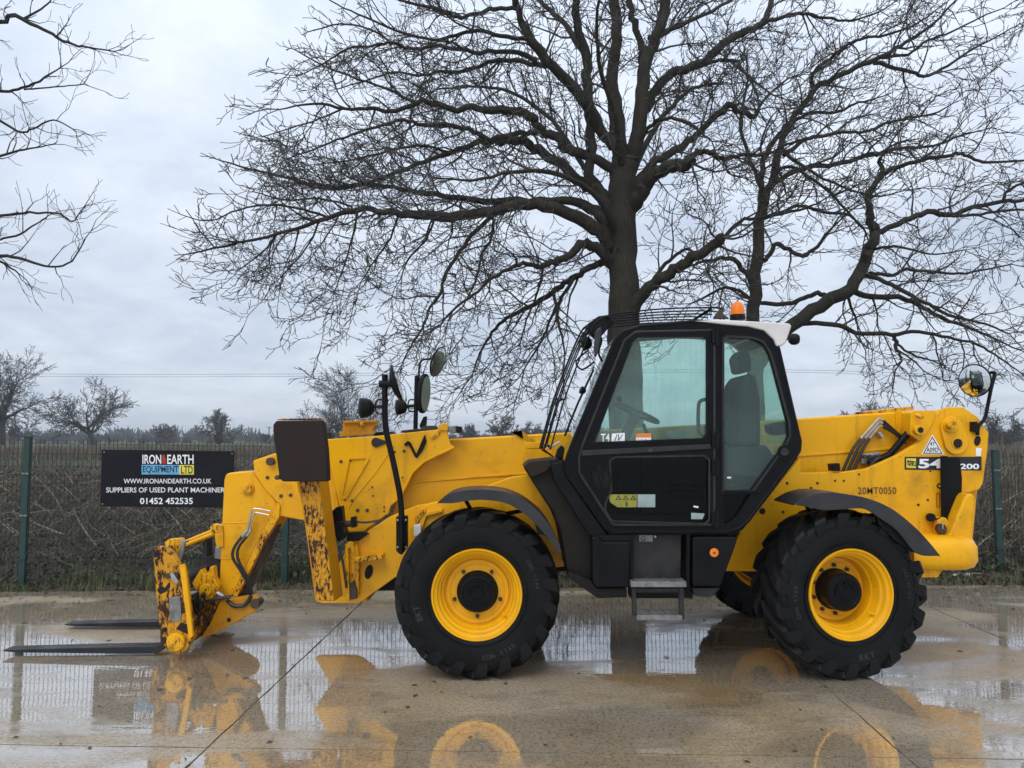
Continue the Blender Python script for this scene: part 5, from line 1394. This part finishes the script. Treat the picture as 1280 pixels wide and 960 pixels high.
A = [
 (0, 0, [(783, 640, 25), (782, 500, 23), (780, 400, 21), (779, 330, 19), (778, 260, 19), (780, 215, 18.5), (783, 190, 18)]),
 (.6, .55, [(776, 195, 13), (769, 135, 12), (764, 100, 10), (771, 60, 9), (770, 20, 8.5), (768, -60, 7), (772, -170, 4)]),
 (-.8, .55, [(793, 195, 12), (800, 130, 11), (807, 80, 10), (819, 50, 9), (830, 20, 8.5), (836, -40, 7), (842, -160, 4)]),
 (-.6, .5, [(803, 78, 7), (800, 50, 6), (790, 20, 6), (785, -20, 5), (780, -90, 3)]),
 (-.5, .6, [(762, 258, 9), (748, 240, 9), (737, 222, 8), (740, 170, 7.5), (733, 118, 8), (734, 72, 8), (721, 30, 6.5), (718, -30, 5), (705, -120, 3)]),
 (1.2, .8, [(731, 66, 6), (705, 30, 5), (680, 6, 4), (650, -30, 3)]),
 (-1.8, .75, [(774, 190, 9), (756, 168, 9), (730, 126, 9), (692, 84, 8), (666, 55, 7.5), (650, 22, 6), (640, -10, 5), (625, -70, 3)]),
 (-.9, .8, [(778, 322, 11), (768, 312, 11), (742, 284, 11), (702, 263, 9.5), (660, 254, 9), (622, 261, 8), (575, 269, 8), (522, 270, 7), (480, 264, 5.5), (447, 261, 5), (410, 273, 4), (351, 292, 3), (282, 307, 2.2), (232, 318, 1.2)]),
 (1.5, .9, [(776, 306, 10), (765, 292, 10), (745, 265, 9), (715, 253, 7), (660, 250, 6), (605, 251, 5.5), (544, 243, 5), (502, 237, 4), (461, 230, 3.5), (413, 234, 3), (358, 222, 2.3), (300, 208, 1.7), (262, 196, 1)]),
 (-1.2, .85, [(776, 222, 8), (764, 210, 8), (728, 194, 8), (705, 185, 8), (696, 171, 7.5), (676, 162, 7), (664, 146, 7), (650, 140, 6.5), (600, 136, 6), (565, 136, 5.5), (530, 127, 5), (495, 138, 4), (467, 136, 3.4), (430, 135, 2.8), (392, 130, 2.2), (350, 137, 1.2)]),
 (2.2, .85, [(777, 262, 10), (766, 250, 10), (750, 240, 9), (727, 229, 8.5), (702, 207, 8), (672, 187, 7.5), (650, 176, 7), (620, 177, 6), (594, 180, 5), (565, 190, 4.6), (530, 202, 4), (497, 216, 3.4), (450, 232, 3), (410, 236, 2.2), (370, 228, 1.3)]),
 (-2.6, .85, [(672, 164, 5), (650, 167, 5), (612, 173, 4.6), (585, 160, 4.2), (560, 157, 4), (528, 156, 3.6), (505, 150, 3), (470, 158, 2.6), (430, 172, 2.2), (395, 186, 1.6), (355, 200, 1)]),
 (2.0, .9, [(683, 84, 5), (655, 77, 4.4), (630, 75, 4), (603, 81, 3.6), (575, 89, 3.2), (545, 91, 2.8), (522, 95, 2.4), (495, 90, 2), (460, 100, 1.5), (420, 112, 1)]),
 (-1.8, .9, [(672, 76, 5), (638, 64, 4.4), (600, 65, 4), (565, 60, 3.6), (545, 57, 3.2), (520, 62, 3), (490, 54, 3), (467, 56, 2.4), (432, 62, 2), (408, 78, 1.4), (380, 92, 1)]),
 (1.0, .9, [(660, 50, 4), (625, 45, 3.8), (597, 37, 3.6), (570, 45, 3.2), (540, 50, 2.8), (500, 40, 2.3), (465, 25, 2), (430, 10, 1.4), (400, -8, 1)]),
 (-1.0, .9, [(645, 11, 4), (618, 10, 3.8), (595, 17, 3.4), (572, 22, 3.2), (554, 14, 3), (520, 5, 2.6), (480, -6, 2), (440, -20, 1.5), (400, -10, 1)]),
 (.8, .9, [(520, 128, 3), (480, 110, 2.4), (440, 96, 2), (400, 80, 1.6), (365, 60, 1)]),
 (-.8, .9, [(410, 272, 2.6), (380, 262, 2.2), (340, 256, 2), (300, 262, 1.6), (262, 276, 1.2), (225, 268, .8)]),
 (-1.4, .9, [(778, 346, 8), (768, 336, 8), (748, 312, 8.5), (729, 304, 7.5), (716, 316, 6.5), (702, 323, 6), (686, 330, 5.5), (676, 333, 5), (655, 330, 4), (634, 337, 3.4), (612, 350, 3), (592, 368, 2.6), (570, 384, 2.2), (552, 404, 1.5)]),
 (1.0, 1.0, [(778, 328, 7), (768, 326, 7), (748, 329, 6), (725, 342, 5.6), (705, 354, 5.2), (690, 366, 5), (668, 380, 4.4), (645, 392, 3.6), (624, 406, 3), (608, 426, 2.4), (598, 446, 1.8), (590, 470, 1.2)]),
 (-.8, 1.0, [(613, 272, 4), (590, 294, 3.8), (570, 322, 3.4), (555, 346, 3), (552, 366, 2.8), (538, 384, 2.4), (528, 410, 2), (514, 432, 1.6), (504, 452, 1)]),
 (.6, 1.0, [(616, 271, 3), (617, 284, 2.8), (612, 302, 2.6), (602, 318, 2.4), (598, 340, 2), (590, 362, 1.6), (578, 384, 1.2)]),
 (.4, .9, [(720, 343, 3.4), (702, 372, 3), (690, 395, 2.6), (680, 420, 2.2), (668, 440, 1.8), (655, 462, 1.2)]),
 (-.4, .9, [(692, 364, 3), (696, 385, 2.8), (698, 405, 2.6), (704, 425, 2), (706, 452, 1.4)]),
 (.5, .9, [(678, 335, 2.8), (676, 352, 2.4), (668, 376, 2), (658, 400, 1.7), (650, 430, 1.2)]),
 (-1.2, .8, [(782, 268, 12), (798, 250, 12), (806, 232, 11.5), (816, 218, 11), (832, 210, 10.5), (852, 206, 10), (866, 204, 9.5)]),
 (-1.0, .9, [(858, 202, 6), (872, 190, 5), (888, 190, 4.6), (903, 197, 4.4), (927, 194, 3.6), (960, 192, 3), (990, 178, 2.2), (1020, 172, 1.5)]),
 (.8, .8, [(788, 240, 7), (800, 222, 7), (820, 201, 6.6), (850, 185, 6.2), (870, 168, 6), (890, 150, 5.8), (911, 131, 6)]),
 (.4, .9, [(911, 131, 5.6), (924, 139, 5), (941, 146, 5), (950, 132, 2.4), (962, 117, 2), (985, 98, 1.5)]),
 (1.8, .8, [(799, 160, 8), (804, 140, 8), (820, 112, 7.6), (840, 93, 7.2), (870, 83, 7), (890, 67, 6.8), (910, 50, 6.4), (935, 37, 6), (957, 26, 5.6), (963, 0, 5), (972, -50, 3.6), (985, -110, 2)]),
 (1.0, .9, [(958, 26, 4), (985, 18, 3.4), (1003, 18, 3), (1032, 22, 2.6), (1065, 26, 2), (1100, 14, 1.2)]),
 (-1.2, .9, [(883, 80, 3.6), (900, 76, 3.2), (920, 76, 3), (930, 88, 2.6), (945, 104, 2.2), (968, 120, 1.4)]),
 (-1.6, .9, [(798, 182, 4), (806, 166, 4), (820, 152, 3.6), (838, 147, 3.4), (858, 152, 3), (872, 162, 2.4), (890, 176, 1.5)]),
 (-1.6, .75, [(780, 402, 11), (790, 388, 11), (812, 358, 9.5), (836, 342, 9), (860, 326, 8.6), (884, 311, 8), (905, 296, 8)]),
 (-.6, .9, [(905, 298, 4), (925, 276, 3.2), (955, 272, 3), (1000, 262, 2.4), (1020, 255, 1.6)]),
 (-.6, .9, [(812, 360, 4), (828, 335, 3.6), (845, 318, 3), (862, 312, 2.4), (885, 330, 1.5)]),
 (2.2, .8, [(812, 48, 5), (850, 32, 4), (890, 14, 3.2), (930, -10, 2.2)]),
 (-3.2, .8, [(780, 215, 7), (770, 150, 5), (752, 90, 4), (745, 30, 3), (760, -40, 2)]),
 (3.2, .8, [(785, 230, 7), (812, 170, 5), (842, 130, 4), (868, 110, 3), (900, 104, 2)]),
 (-3.5, .8, [(775, 300, 7), (740, 240, 5.4), (690, 215, 4.4), (640, 215, 3.4), (590, 225, 2.4), (545, 222, 1.5)]),
 (3.5, .8, [(770, 260, 7), (735, 215, 5), (690, 150, 4), (640, 115, 3), (590, 108, 2.2), (545, 112, 1.4)]),
 (-.5, 1.2, [(447, 262, 2), (442, 290, 1.8), (432, 325, 1.5), (418, 365, 1)]),
 (.5, 1.2, [(400, 276, 2), (386, 305, 1.6), (362, 335, 1.2), (345, 352, .9)]),
 (.6, 1.2, [(498, 267, 2.2), (488, 298, 1.8), (468, 326, 1.4), (452, 352, 1)]),
 (-.4, 1.2, [(346, 293, 1.8), (328, 315, 1.5), (298, 338, 1)]),
 (.3, 1.2, [(545, 269, 2.2), (532, 300, 1.8), (512, 322, 1.4), (500, 350, 1)]),
 (.8, 1.1, [(440, 258, 2), (400, 248, 1.8), (360, 250, 1.5), (318, 240, 1)]),
 (-1.0, 1.1, [(560, 190, 2.6), (520, 182, 2.2), (480, 190, 2), (440, 200, 1.6), (395, 206, 1)]),
 (1.4, 1.1, [(490, 54, 2.2), (460, 36, 1.8), (425, 30, 1.5), (385, 40, 1)]),
 (.4, 1.1, [(430, 135, 2), (400, 148, 1.6), (365, 160, 1.3), (330, 170, .9)]),
]
OAKA = dict(OAK); OAKA['xmin'] = lambda z: -6.6 + max(0, z - 5.6) * .52
traced_tree('oak_tree', 'largest bare oak with thick dark trunk rising behind the cab', 16.0, A, 21, OAKA)
OAKB = dict(OAK); OAKB['dens'] = [2.4, 3.6, 5.6]
B = [
 (0, 0, [(946, 640, 14), (945, 470, 12), (943, 400, 10), (945, 340, 9.4), (949, 284, 8.6), (955, 250, 8)]),
 (.8, .8, [(953, 256, 6), (952, 212, 5), (961, 186, 4.8), (974, 168, 4.4), (988, 152, 4), (1000, 138, 3.4)]),
 (-.6, .7, [(955, 255, 7), (967, 218, 6.6), (975, 185, 6), (987, 155, 5.6), (1002, 135, 5.6), (1018, 112, 5.4), (1037, 100, 5), (1070, 85, 4.6), (1100, 72, 4.2), (1120, 60, 3.6), (1145, 45, 3), (1166, 30, 2.4), (1188, 8, 1.8), (1210, -15, 1)]),
 (1.4, .9, [(1092, 79, 3.8), (1130, 88, 3.4), (1155, 95, 3), (1177, 87, 2.6), (1210, 65, 2), (1247, 45, 1.4), (1275, 30, 1)]),
 (-1.4, .9, [(1017, 110, 4), (1015, 92, 3.6), (1035, 77, 3.2), (1052, 62, 3), (1070, 50, 2.6), (1100, 45, 2.4), (1130, 37, 2), (1152, 26, 1.6), (1180, 5, 1)]),
 (1.0, .9, [(1100, 72, 3), (1135, 68, 2.6), (1160, 50, 2.2), (1190, 40, 1.8), (1225, 22, 1.4), (1255, 10, 1)]),
 (-.9, .9, [(979, 195, 4), (1005, 175, 3.6), (1027, 170, 3.4), (1062, 165, 3), (1085, 164, 2.8), (1105, 155, 2.6), (1135, 147, 2.2), (1167, 142, 1.7), (1190, 130, 1)]),
 (1.2, .9, [(970, 227, 5), (1005, 210, 4.6), (1045, 205, 4.2), (1077, 196, 4), (1102, 192, 3.6), (1125, 185, 3), (1150, 184, 2.6), (1175, 180, 2.2), (1200, 170, 1.6), (1240, 160, 1)]),
 (.7, .9, [(995, 150, 3.4), (1012, 142, 3), (1047, 140, 2.6), (1067, 130, 2.2), (1092, 124, 1.6), (1110, 118, 1)]),
 (-.5, .25, [(940, 470, 9), (962, 432, 10), (990, 407, 10.5), (1025, 382, 10.5), (1057, 364, 10), (1075, 340, 9.4), (1085, 315, 8.6), (1095, 290, 7.6), (1088, 272, 6.4), (1084, 248, 5.6), (1094, 230, 5), (1102, 218, 4.4), (1100, 197, 3.6)]),
 (.8, .9, [(1096, 290, 5.4), (1130, 276, 5), (1160, 265, 5.2), (1186, 270, 4.6), (1222, 257, 4), (1255, 252, 3.6), (1285, 249, 3), (1330, 240, 2)]),
 (-.5, .9, [(1252, 253, 3), (1261, 238, 2.6), (1285, 226, 2.2), (1320, 215, 1.4)]),
 (-.5, .9, [(1190, 270, 3), (1225, 268, 2.6), (1262, 262, 2.2), (1300, 265, 1.4)]),
 (-.8, .8, [(1101, 222, 4.4), (1112, 213, 4), (1130, 207, 3.8), (1155, 199, 3.6), (1180, 196, 3.4), (1198, 192, 3.2), (1215, 197, 2.8), (1237, 203, 2.4), (1285, 200, 1.8), (1320, 195, 1)]),
 (.9, 1.0, [(1064, 362, 5.6), (1082, 370, 5.2), (1125, 372, 4.6), (1155, 385, 4), (1175, 396, 3.4), (1202, 406, 2.8), (1235, 420, 2), (1272, 437, 1.2)]),
 (-1.2, 1.0, [(1078, 344, 4.6), (1107, 352, 4), (1132, 367, 3.8), (1160, 380, 3.2), (1187, 394, 2.8), (1222, 402, 2.2), (1262, 417, 1.3)]),
 (1.6, 1.0, [(1088, 341, 3.4), (1118, 343, 3.2), (1132, 337, 3), (1165, 340, 2.6), (1200, 342, 2.2), (1230, 337, 1.8), (1265, 330, 1.1)]),
 (-.6, 1.0, [(1000, 405, 4.4), (1040, 406, 4.4), (1072, 415, 4), (1115, 418, 3.8), (1150, 415, 3.2), (1185, 422, 2.6), (1222, 430, 2.2), (1248, 447, 1.7), (1276, 466, 1)]),
 (-.2, .3, [(1118, 418, 3.6), (1120, 432, 3.4), (1124, 444, 2.4), (1128, 452, 1.6)]),
 (-.2, .2, [(1121, 428, 2.2), (1135, 440, 2), (1150, 447, 1.8), (1163, 450, 1.4)]),
 (.3, .6, [(1040, 374, 4.4), (1025, 367, 4.4), (1010, 371, 4.2), (985, 380, 4), (960, 379, 4), (948, 378, 3.6)]),
 (-.5, .8, [(946, 330, 4.6), (960, 322, 4.4), (970, 304, 4.2), (985, 312, 4), (1003, 320, 3.6), (1022, 308, 3.2), (1030, 296, 2.8), (1040, 285, 2)]),
 (.5, .8, [(948, 275, 3.6), (985, 262, 3.2), (1000, 257, 3), (1030, 265, 2.8), (1062, 270, 2.2), (1082, 290, 1.4)]),
 (-.8, .9, [(942, 358, 5), (928, 336, 4.6), (912, 322, 4.2), (890, 325, 3.2), (868, 330, 2.4), (845, 338, 1.4)]),
 (.6, .9, [(941, 378, 3.6), (925, 364, 3), (905, 360, 2.6), (880, 372, 2), (862, 380, 1.2)]),
 (1.6, .9, [(967, 218, 4), (990, 208, 3), (1030, 235, 2.6), (1055, 260, 2.2), (1080, 285, 1.4)]),
 (2.6, .9, [(952, 235, 4), (935, 190, 3.4), (925, 150, 2.8), (935, 100, 2.2), (930, 60, 1.4)]),
 (-2.4, .9, [(975, 185, 4), (1000, 205, 3), (1040, 228, 2.4), (1090, 245, 1.6), (1130, 238, 1)]),
 (-1.5, .9, [(1085, 315, 3), (1110, 308, 2.4), (1140, 312, 2), (1170, 318, 1.5), (1205, 312, 1)]),
 (.2, .7, [(1056, 362, 3), (1064, 385, 2.4), (1072, 405, 1.6)]),
]
traced_tree('oak_tree', 'bare oak with slimmer trunk and low leaning limb right of the cab roof', 17.0, B, 5, OAKB)
D = [
 (0, 0, [(-420, 700, 30), (-415, 500, 26), (-405, 350, 24), (-400, 200, 20), (-395, 60, 14)]),
 (.0, .05, [(-405, 260, 12), (-250, 130, 8), (-120, 60, 6), (-40, 35, 4.6)]),
 (.0, 1.0, [(-40, 35, 4.6), (0, 28, 4.2), (20, 21, 3.8), (56, 38, 3), (86, 54, 2.4), (109, 59, 1.8), (142, 64, 1)]),
 (.2, .9, [(28, 24, 2.4), (48, 14, 1.8), (62, 2, 1.4), (72, -14, 1)]),
 (.0, .05, [(-402, 300, 12), (-230, 200, 8), (-110, 140, 5), (-30, 118, 3.4)]),
 (-.2, 1.0, [(-30, 118, 3.4), (0, 114, 2.8), (22, 112, 2.4), (49, 101, 2), (76, 84, 1)]),
 (.2, 1.0, [(30, 112, 1.8), (55, 110, 1.5), (80, 108, 1.2), (105, 105, .8)]),
 (.2, 1.0, [(-40, 140, 3), (0, 152, 2.4), (26, 165, 2), (41, 161, 1.7), (67, 150, 1.4), (90, 161, .9)]),
 (-.2, 1.1, [(-50, 210, 3), (0, 195, 2.4), (30, 187, 1.8), (58, 182, 1)]),
 (.0, .05, [(-405, 380, 11), (-240, 320, 8), (-110, 300, 5), (-40, 300, 3.6)]),
 (.2, 1.0, [(-40, 285, 3), (0, 270, 2.6), (37, 266, 2.2), (75, 268, 1.6), (90, 277, 1.3), (103, 262, .8)]),
 (-.2, 1.1, [(-40, 300, 3.6), (0, 319, 3.2), (22, 322, 2.8), (64, 334, 2), (90, 326, 1.5), (107, 298, .8)]),
 (.1, 1.0, [(-30, 312, 2.6), (0, 326, 2.2), (22, 341, 1.2)]),
 (.3, 1.0, [(0, 300, 2), (25, 292, 1.8), (45, 280, 1.3), (60, 270, .9)]),
]
TWG = dict(OAK); TWG['dens'] = [4.2, 5.5, 6]; TWG['len'] = [.50, .28, .15]; TWG['up'] = [.06, .08, .08, .08]; TWG['outw'] = .0; TWG['r'] = [.012, .007, .004]; TWG['rmin'] = .0035; TWG['max'] = 2
traced_tree('oak_tree', 'bare tree beyond the left edge whose branch tips reach into the sky', 10.5, D, 9, TWG)

# ---- trees far across the field -----------------------------------
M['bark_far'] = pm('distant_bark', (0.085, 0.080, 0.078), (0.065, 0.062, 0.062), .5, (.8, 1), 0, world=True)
M['ivy_far'] = pm('ivy_on_distant_tree', (0.045, 0.055, 0.035), (0.03, 0.038, 0.027), .8, (.7, .9), 0, world=True)
def far_tree(px, ytop, ybase, wpx, Yd, seed, label, lean=0, stems=1, dens=1.0, ivy=False):
    rg = random.Random(seed); s = S(Yd)
    base = P(px, 545, Yd); x0 = base.x; H = max(2.0, P(px, ytop, Yd).z); W = wpx * s / 2
    root = empty('distant_tree', (x0, Yd, 0), label, 'tree', 'bare trees across the fields')
    tr, cr = MB(), MB()
    tips = []
    rm = max(.010, .20 * s)
    for st in range(stems):
        a0 = Vector((x0 + (rg.uniform(-.3, .3) * W if stems > 1 else 0), Yd + (rg.uniform(-.4, .4) * W if stems > 1 else 0), -.05))
        h = H * (.34 if stems == 1 else .14)
        r0 = H * (.035 if stems == 1 else .014)
        pts = [a0]
        for k in range(4): pts.append(a0 + Vector((lean * (k + 1) / 4 + rg.uniform(-.1, .1) * r0, 0, h * (k + 1) / 4)))
        tr.tube(pts, [r0 * (1.25 - .12 * k) for k in range(5)], 8, True)
        nb = int((10 if stems == 1 else 4) * dens)
        for k in range(nb):
            an = 6.283 * (k + rg.random() * .7) / nb; el = rg.uniform(.05, 1.5) if stems == 1 else rg.uniform(.7, 1.5)
            d = Vector((math.cos(an) * math.cos(el), math.sin(an) * math.cos(el), math.sin(el)))
            # reach of the crown ellipsoid in this direction
            reach = 1 / math.sqrt((d.x ** 2 + d.y ** 2) / W ** 2 + d.z ** 2 / max(.1, (H - h)) ** 2)
            p = pts[rg.choice((3, 4))].copy(); n = 7; q = [p]; rr = [r0 * .55]; dd = d.copy(); dirs = [d.copy()]
            for i in range(n):
                dd = (dd + rv(rg) * .42 + d * .2).normalized(); q.append(q[-1] + dd * reach * .86 / n); rr.append(max(rm, r0 * .55 * (1 - (i + 1) / n))); dirs.append(dd.copy())
            cr.tube(q, rr, 5, False)
            par = dict(seg=[reach * .06] * 4, wob=[.42, .45, .45, .5], outw=.05, up=[.0, .0, .02, .02], rmin=rm, max=3, dens=[10 / reach * dens, 14 / reach, 26 / reach], len=[reach * .40, reach * .19, reach * .08], r=[max(rm * 1.6, r0 * .12), rm * 1.2, rm], sidez=.05)
            kids(cr, rg, q, rr, dirs, reach, 0, par, Vector((x0, Yd, H * .4)), .2)
    obj('trunk', tr, M['bark_far'], root, smooth=60)
    obj('crown', cr, M['bark_far'], root, smooth=0)
    if ivy:
        mb = MB()
        for i in range(500):
            z = rg.uniform(.1, .6) * H; rad = W * .25 * (1 - z / H); a = rg.uniform(0, 6.283); p = Vector((x0 + lean * .5 + rad * math.cos(a) * rg.random(), Yd + rad * math.sin(a), z))
            d = rv(rg) * H * .04; e = d.orthogonal().normalized() * H * .03
            mb.add([p, p + d + e, p + d * 2, p + d - e], [(0, 1, 2, 3)])
        obj('ivy', mb, M['ivy_far'], root, smooth=0)
far_tree(2, 444, 548, 128, 75, 1, 'wide bare oak cut off by the left edge of the view')
far_tree(122, 477, 552, 104, 85, 2, 'leaning bare oak standing above the left fence post and board', lean=-1.1)
far_tree(274, 515, 550, 48, 140, 3, 'small ivy-clad bare tree above the right end of the board', ivy=True)
far_tree(205, 533, 551, 40, 170, 4, 'low rounded bare tree left of the ivy-clad one')
far_tree(442, 472, 552, 132, 60, 5, 'broad many-stemmed bare tree behind the stabiliser and head lamp', stems=5, dens=.9)
far_tree(410, 522, 552, 26, 58, 15, 'small dark ivied stump of a tree beside the many-stemmed one', ivy=True)
far_tree(627, 514, 549, 42, 120, 6, 'bare tree standing between the far wing mirror and the cab')
far_tree(1082, 502, 548, 46, 100, 7, 'flat-topped bare tree showing above the boom behind the cab')
far_tree(1262, 522, 556, 60, 70, 8, 'bushy bare tree by the right edge of the view', stems=3)
far_tree(1215, 540, 556, 30, 70, 12, 'low scrubby tree behind the rear mirror arm', stems=3)
far_tree(590, 534, 549, 36, 150, 9, 'grey low tree just right of the far mirror post', stems=3)
far_tree(660, 532, 549, 40, 170, 10, 'low bare tree just left of the cab guard bars', stems=3)
far_tree(20, 520, 552, 70, 110, 13, 'lower bare tree under the wide oak at the left edge', stems=2)
far_tree(335, 544, 551, 40, 180, 14, 'faint low tree behind the far utility pole', stems=2)
# distant hedgerows and woods as one soft mass
rg = random.Random(77); mb = MB()
for i in range(950):
    Yd = rg.uniform(170, 420); x = rg.uniform(-.95, .95) * Yd; hgt = (1.6 + 2.6 * max(0, mnoise.noise(Vector((x * .012, Yd * .004, 4))) + .35)) * rg.uniform(.6, 1.25) * (Yd / 220)
    w = hgt * rg.uniform(.5, 1.0)
    for k in range(26):
        a = rg.uniform(-1.2, 1.2); L = hgt * rg.uniform(.45, 1.0) * math.cos(a * .55)
        p = Vector((x + rg.uniform(-.35, .35) * w, Yd + rg.uniform(-.4, .4) * w, 0)); d = Vector((math.sin(a) * .6, rg.uniform(-.3, .3), 1)) * L
        t = Vector((rg.uniform(.04, .12) * hgt, 0, 0))
        mb.add([p - t, p + t, p + d + t * .25, p + d - t * .4], [(0, 1, 2, 3)])
M['woods'] = pm('haze_tinted_winter_woods', (0.075, 0.080, 0.082), (0.055, 0.062, 0.06), .02, (.9, 1), 0, world=True, spec=.1)  # haze of distance put into the grey-blue colour
obj('distant_woods', mb, M['woods'], None, smooth=0, kind='stuff', label='low grey line of far woods and hedgerows along the horizon', category='woodland')
# near field hedge line at mid distance
mb = MB()
for i in range(11000):
    x = rg.uniform(-62, 70); y = 60 + .03 * x + rg.uniform(-.9, .9); h = rg.uniform(.75, 1.15) * (1.02 + .12 * mnoise.noise(Vector((x * .3, 1, 2))))
    p = Vector((x, y, 0)); a = rg.uniform(-.6, .6); d = Vector((a * .6, rg.uniform(-.3, .3), 1)) * h; t = Vector((rg.uniform(.015, .05), 0, 0))
    mb.add([p - t, p + t, p + d + t * .5, p + d - t * .5], [(0, 1, 2, 3)])
obj('field_hedge', mb, M['twig_brown'], None, smooth=0, label='clipped low hedge across the green field beyond the fence', category='hedge')
# overhead lines and far poles
M['cable'] = pm('overhead_cable', (0.10, 0.10, 0.11), None, 1, (.6, .7), 0)
M['pole'] = pm('creosoted_pole', (0.09, 0.08, 0.07), None, 2, (.8, .9), 0)
for k, (yl, ym, yr, lab) in enumerate(((464.5, 463.5, 470, 'upper of the two thin overhead cables crossing the lower sky'), (467.5, 466.5, 474, 'lower of the two thin overhead cables crossing the lower sky'))):
    pts = [P(*q, 62) for q in catmull([(-500, yl - 12), (0, yl + 2), (350, yl + 3), (700, ym), (1000, ym - 1), (1280, yr), (1800, yr - 2)], 8)]
    mb = MB(); mb.tube(pts, .016, 4, False)
    obj('overhead_cable', mb, M['cable'], None, smooth=0, label=lab, category='cable', group='overhead cables')
for px, py0, lab in ((302, 530, 'left and nearer of two thin distant utility poles'), (336.5, 533, 'right and shorter of two thin distant utility poles')):
    a = P(px, py0, 190); pe = empty('utility_pole', (a.x, 190, 0), lab, 'pole', 'distant utility poles')
    mb = MB(); mb.tube([(a.x, 190, -.1), (a.x, 190, a.z)], [.16, .11], 8); obj('shaft', mb, M['pole'], pe)
    mb = MB(); mb.box(a.x - .6, a.x + .6, 189.9, 190.1, a.z - .4, a.z - .28); obj('crossarm', mb, M['pole'], pe)

# ------------------------------------------------------------------ damp air
m_, nt_, out_ = new_mat('damp_air')
v_ = nt_.nodes.new('ShaderNodeVolumePrincipled')
v_.inputs['Color'].default_value = (0.90, 0.93, 0.97, 1)
v_.inputs['Density'].default_value = 0.0006
v_.inputs['Anisotropy'].default_value = 0.2
nt_.links.new(v_.outputs[0], out_.inputs['Volume'])
M['haze'] = m_
b = MB(); b.box(-2700, 2700, -70, 3600, -1.1, 30.0)
hz = obj('haze', b, M['haze'], None, smooth=0, kind='stuff')
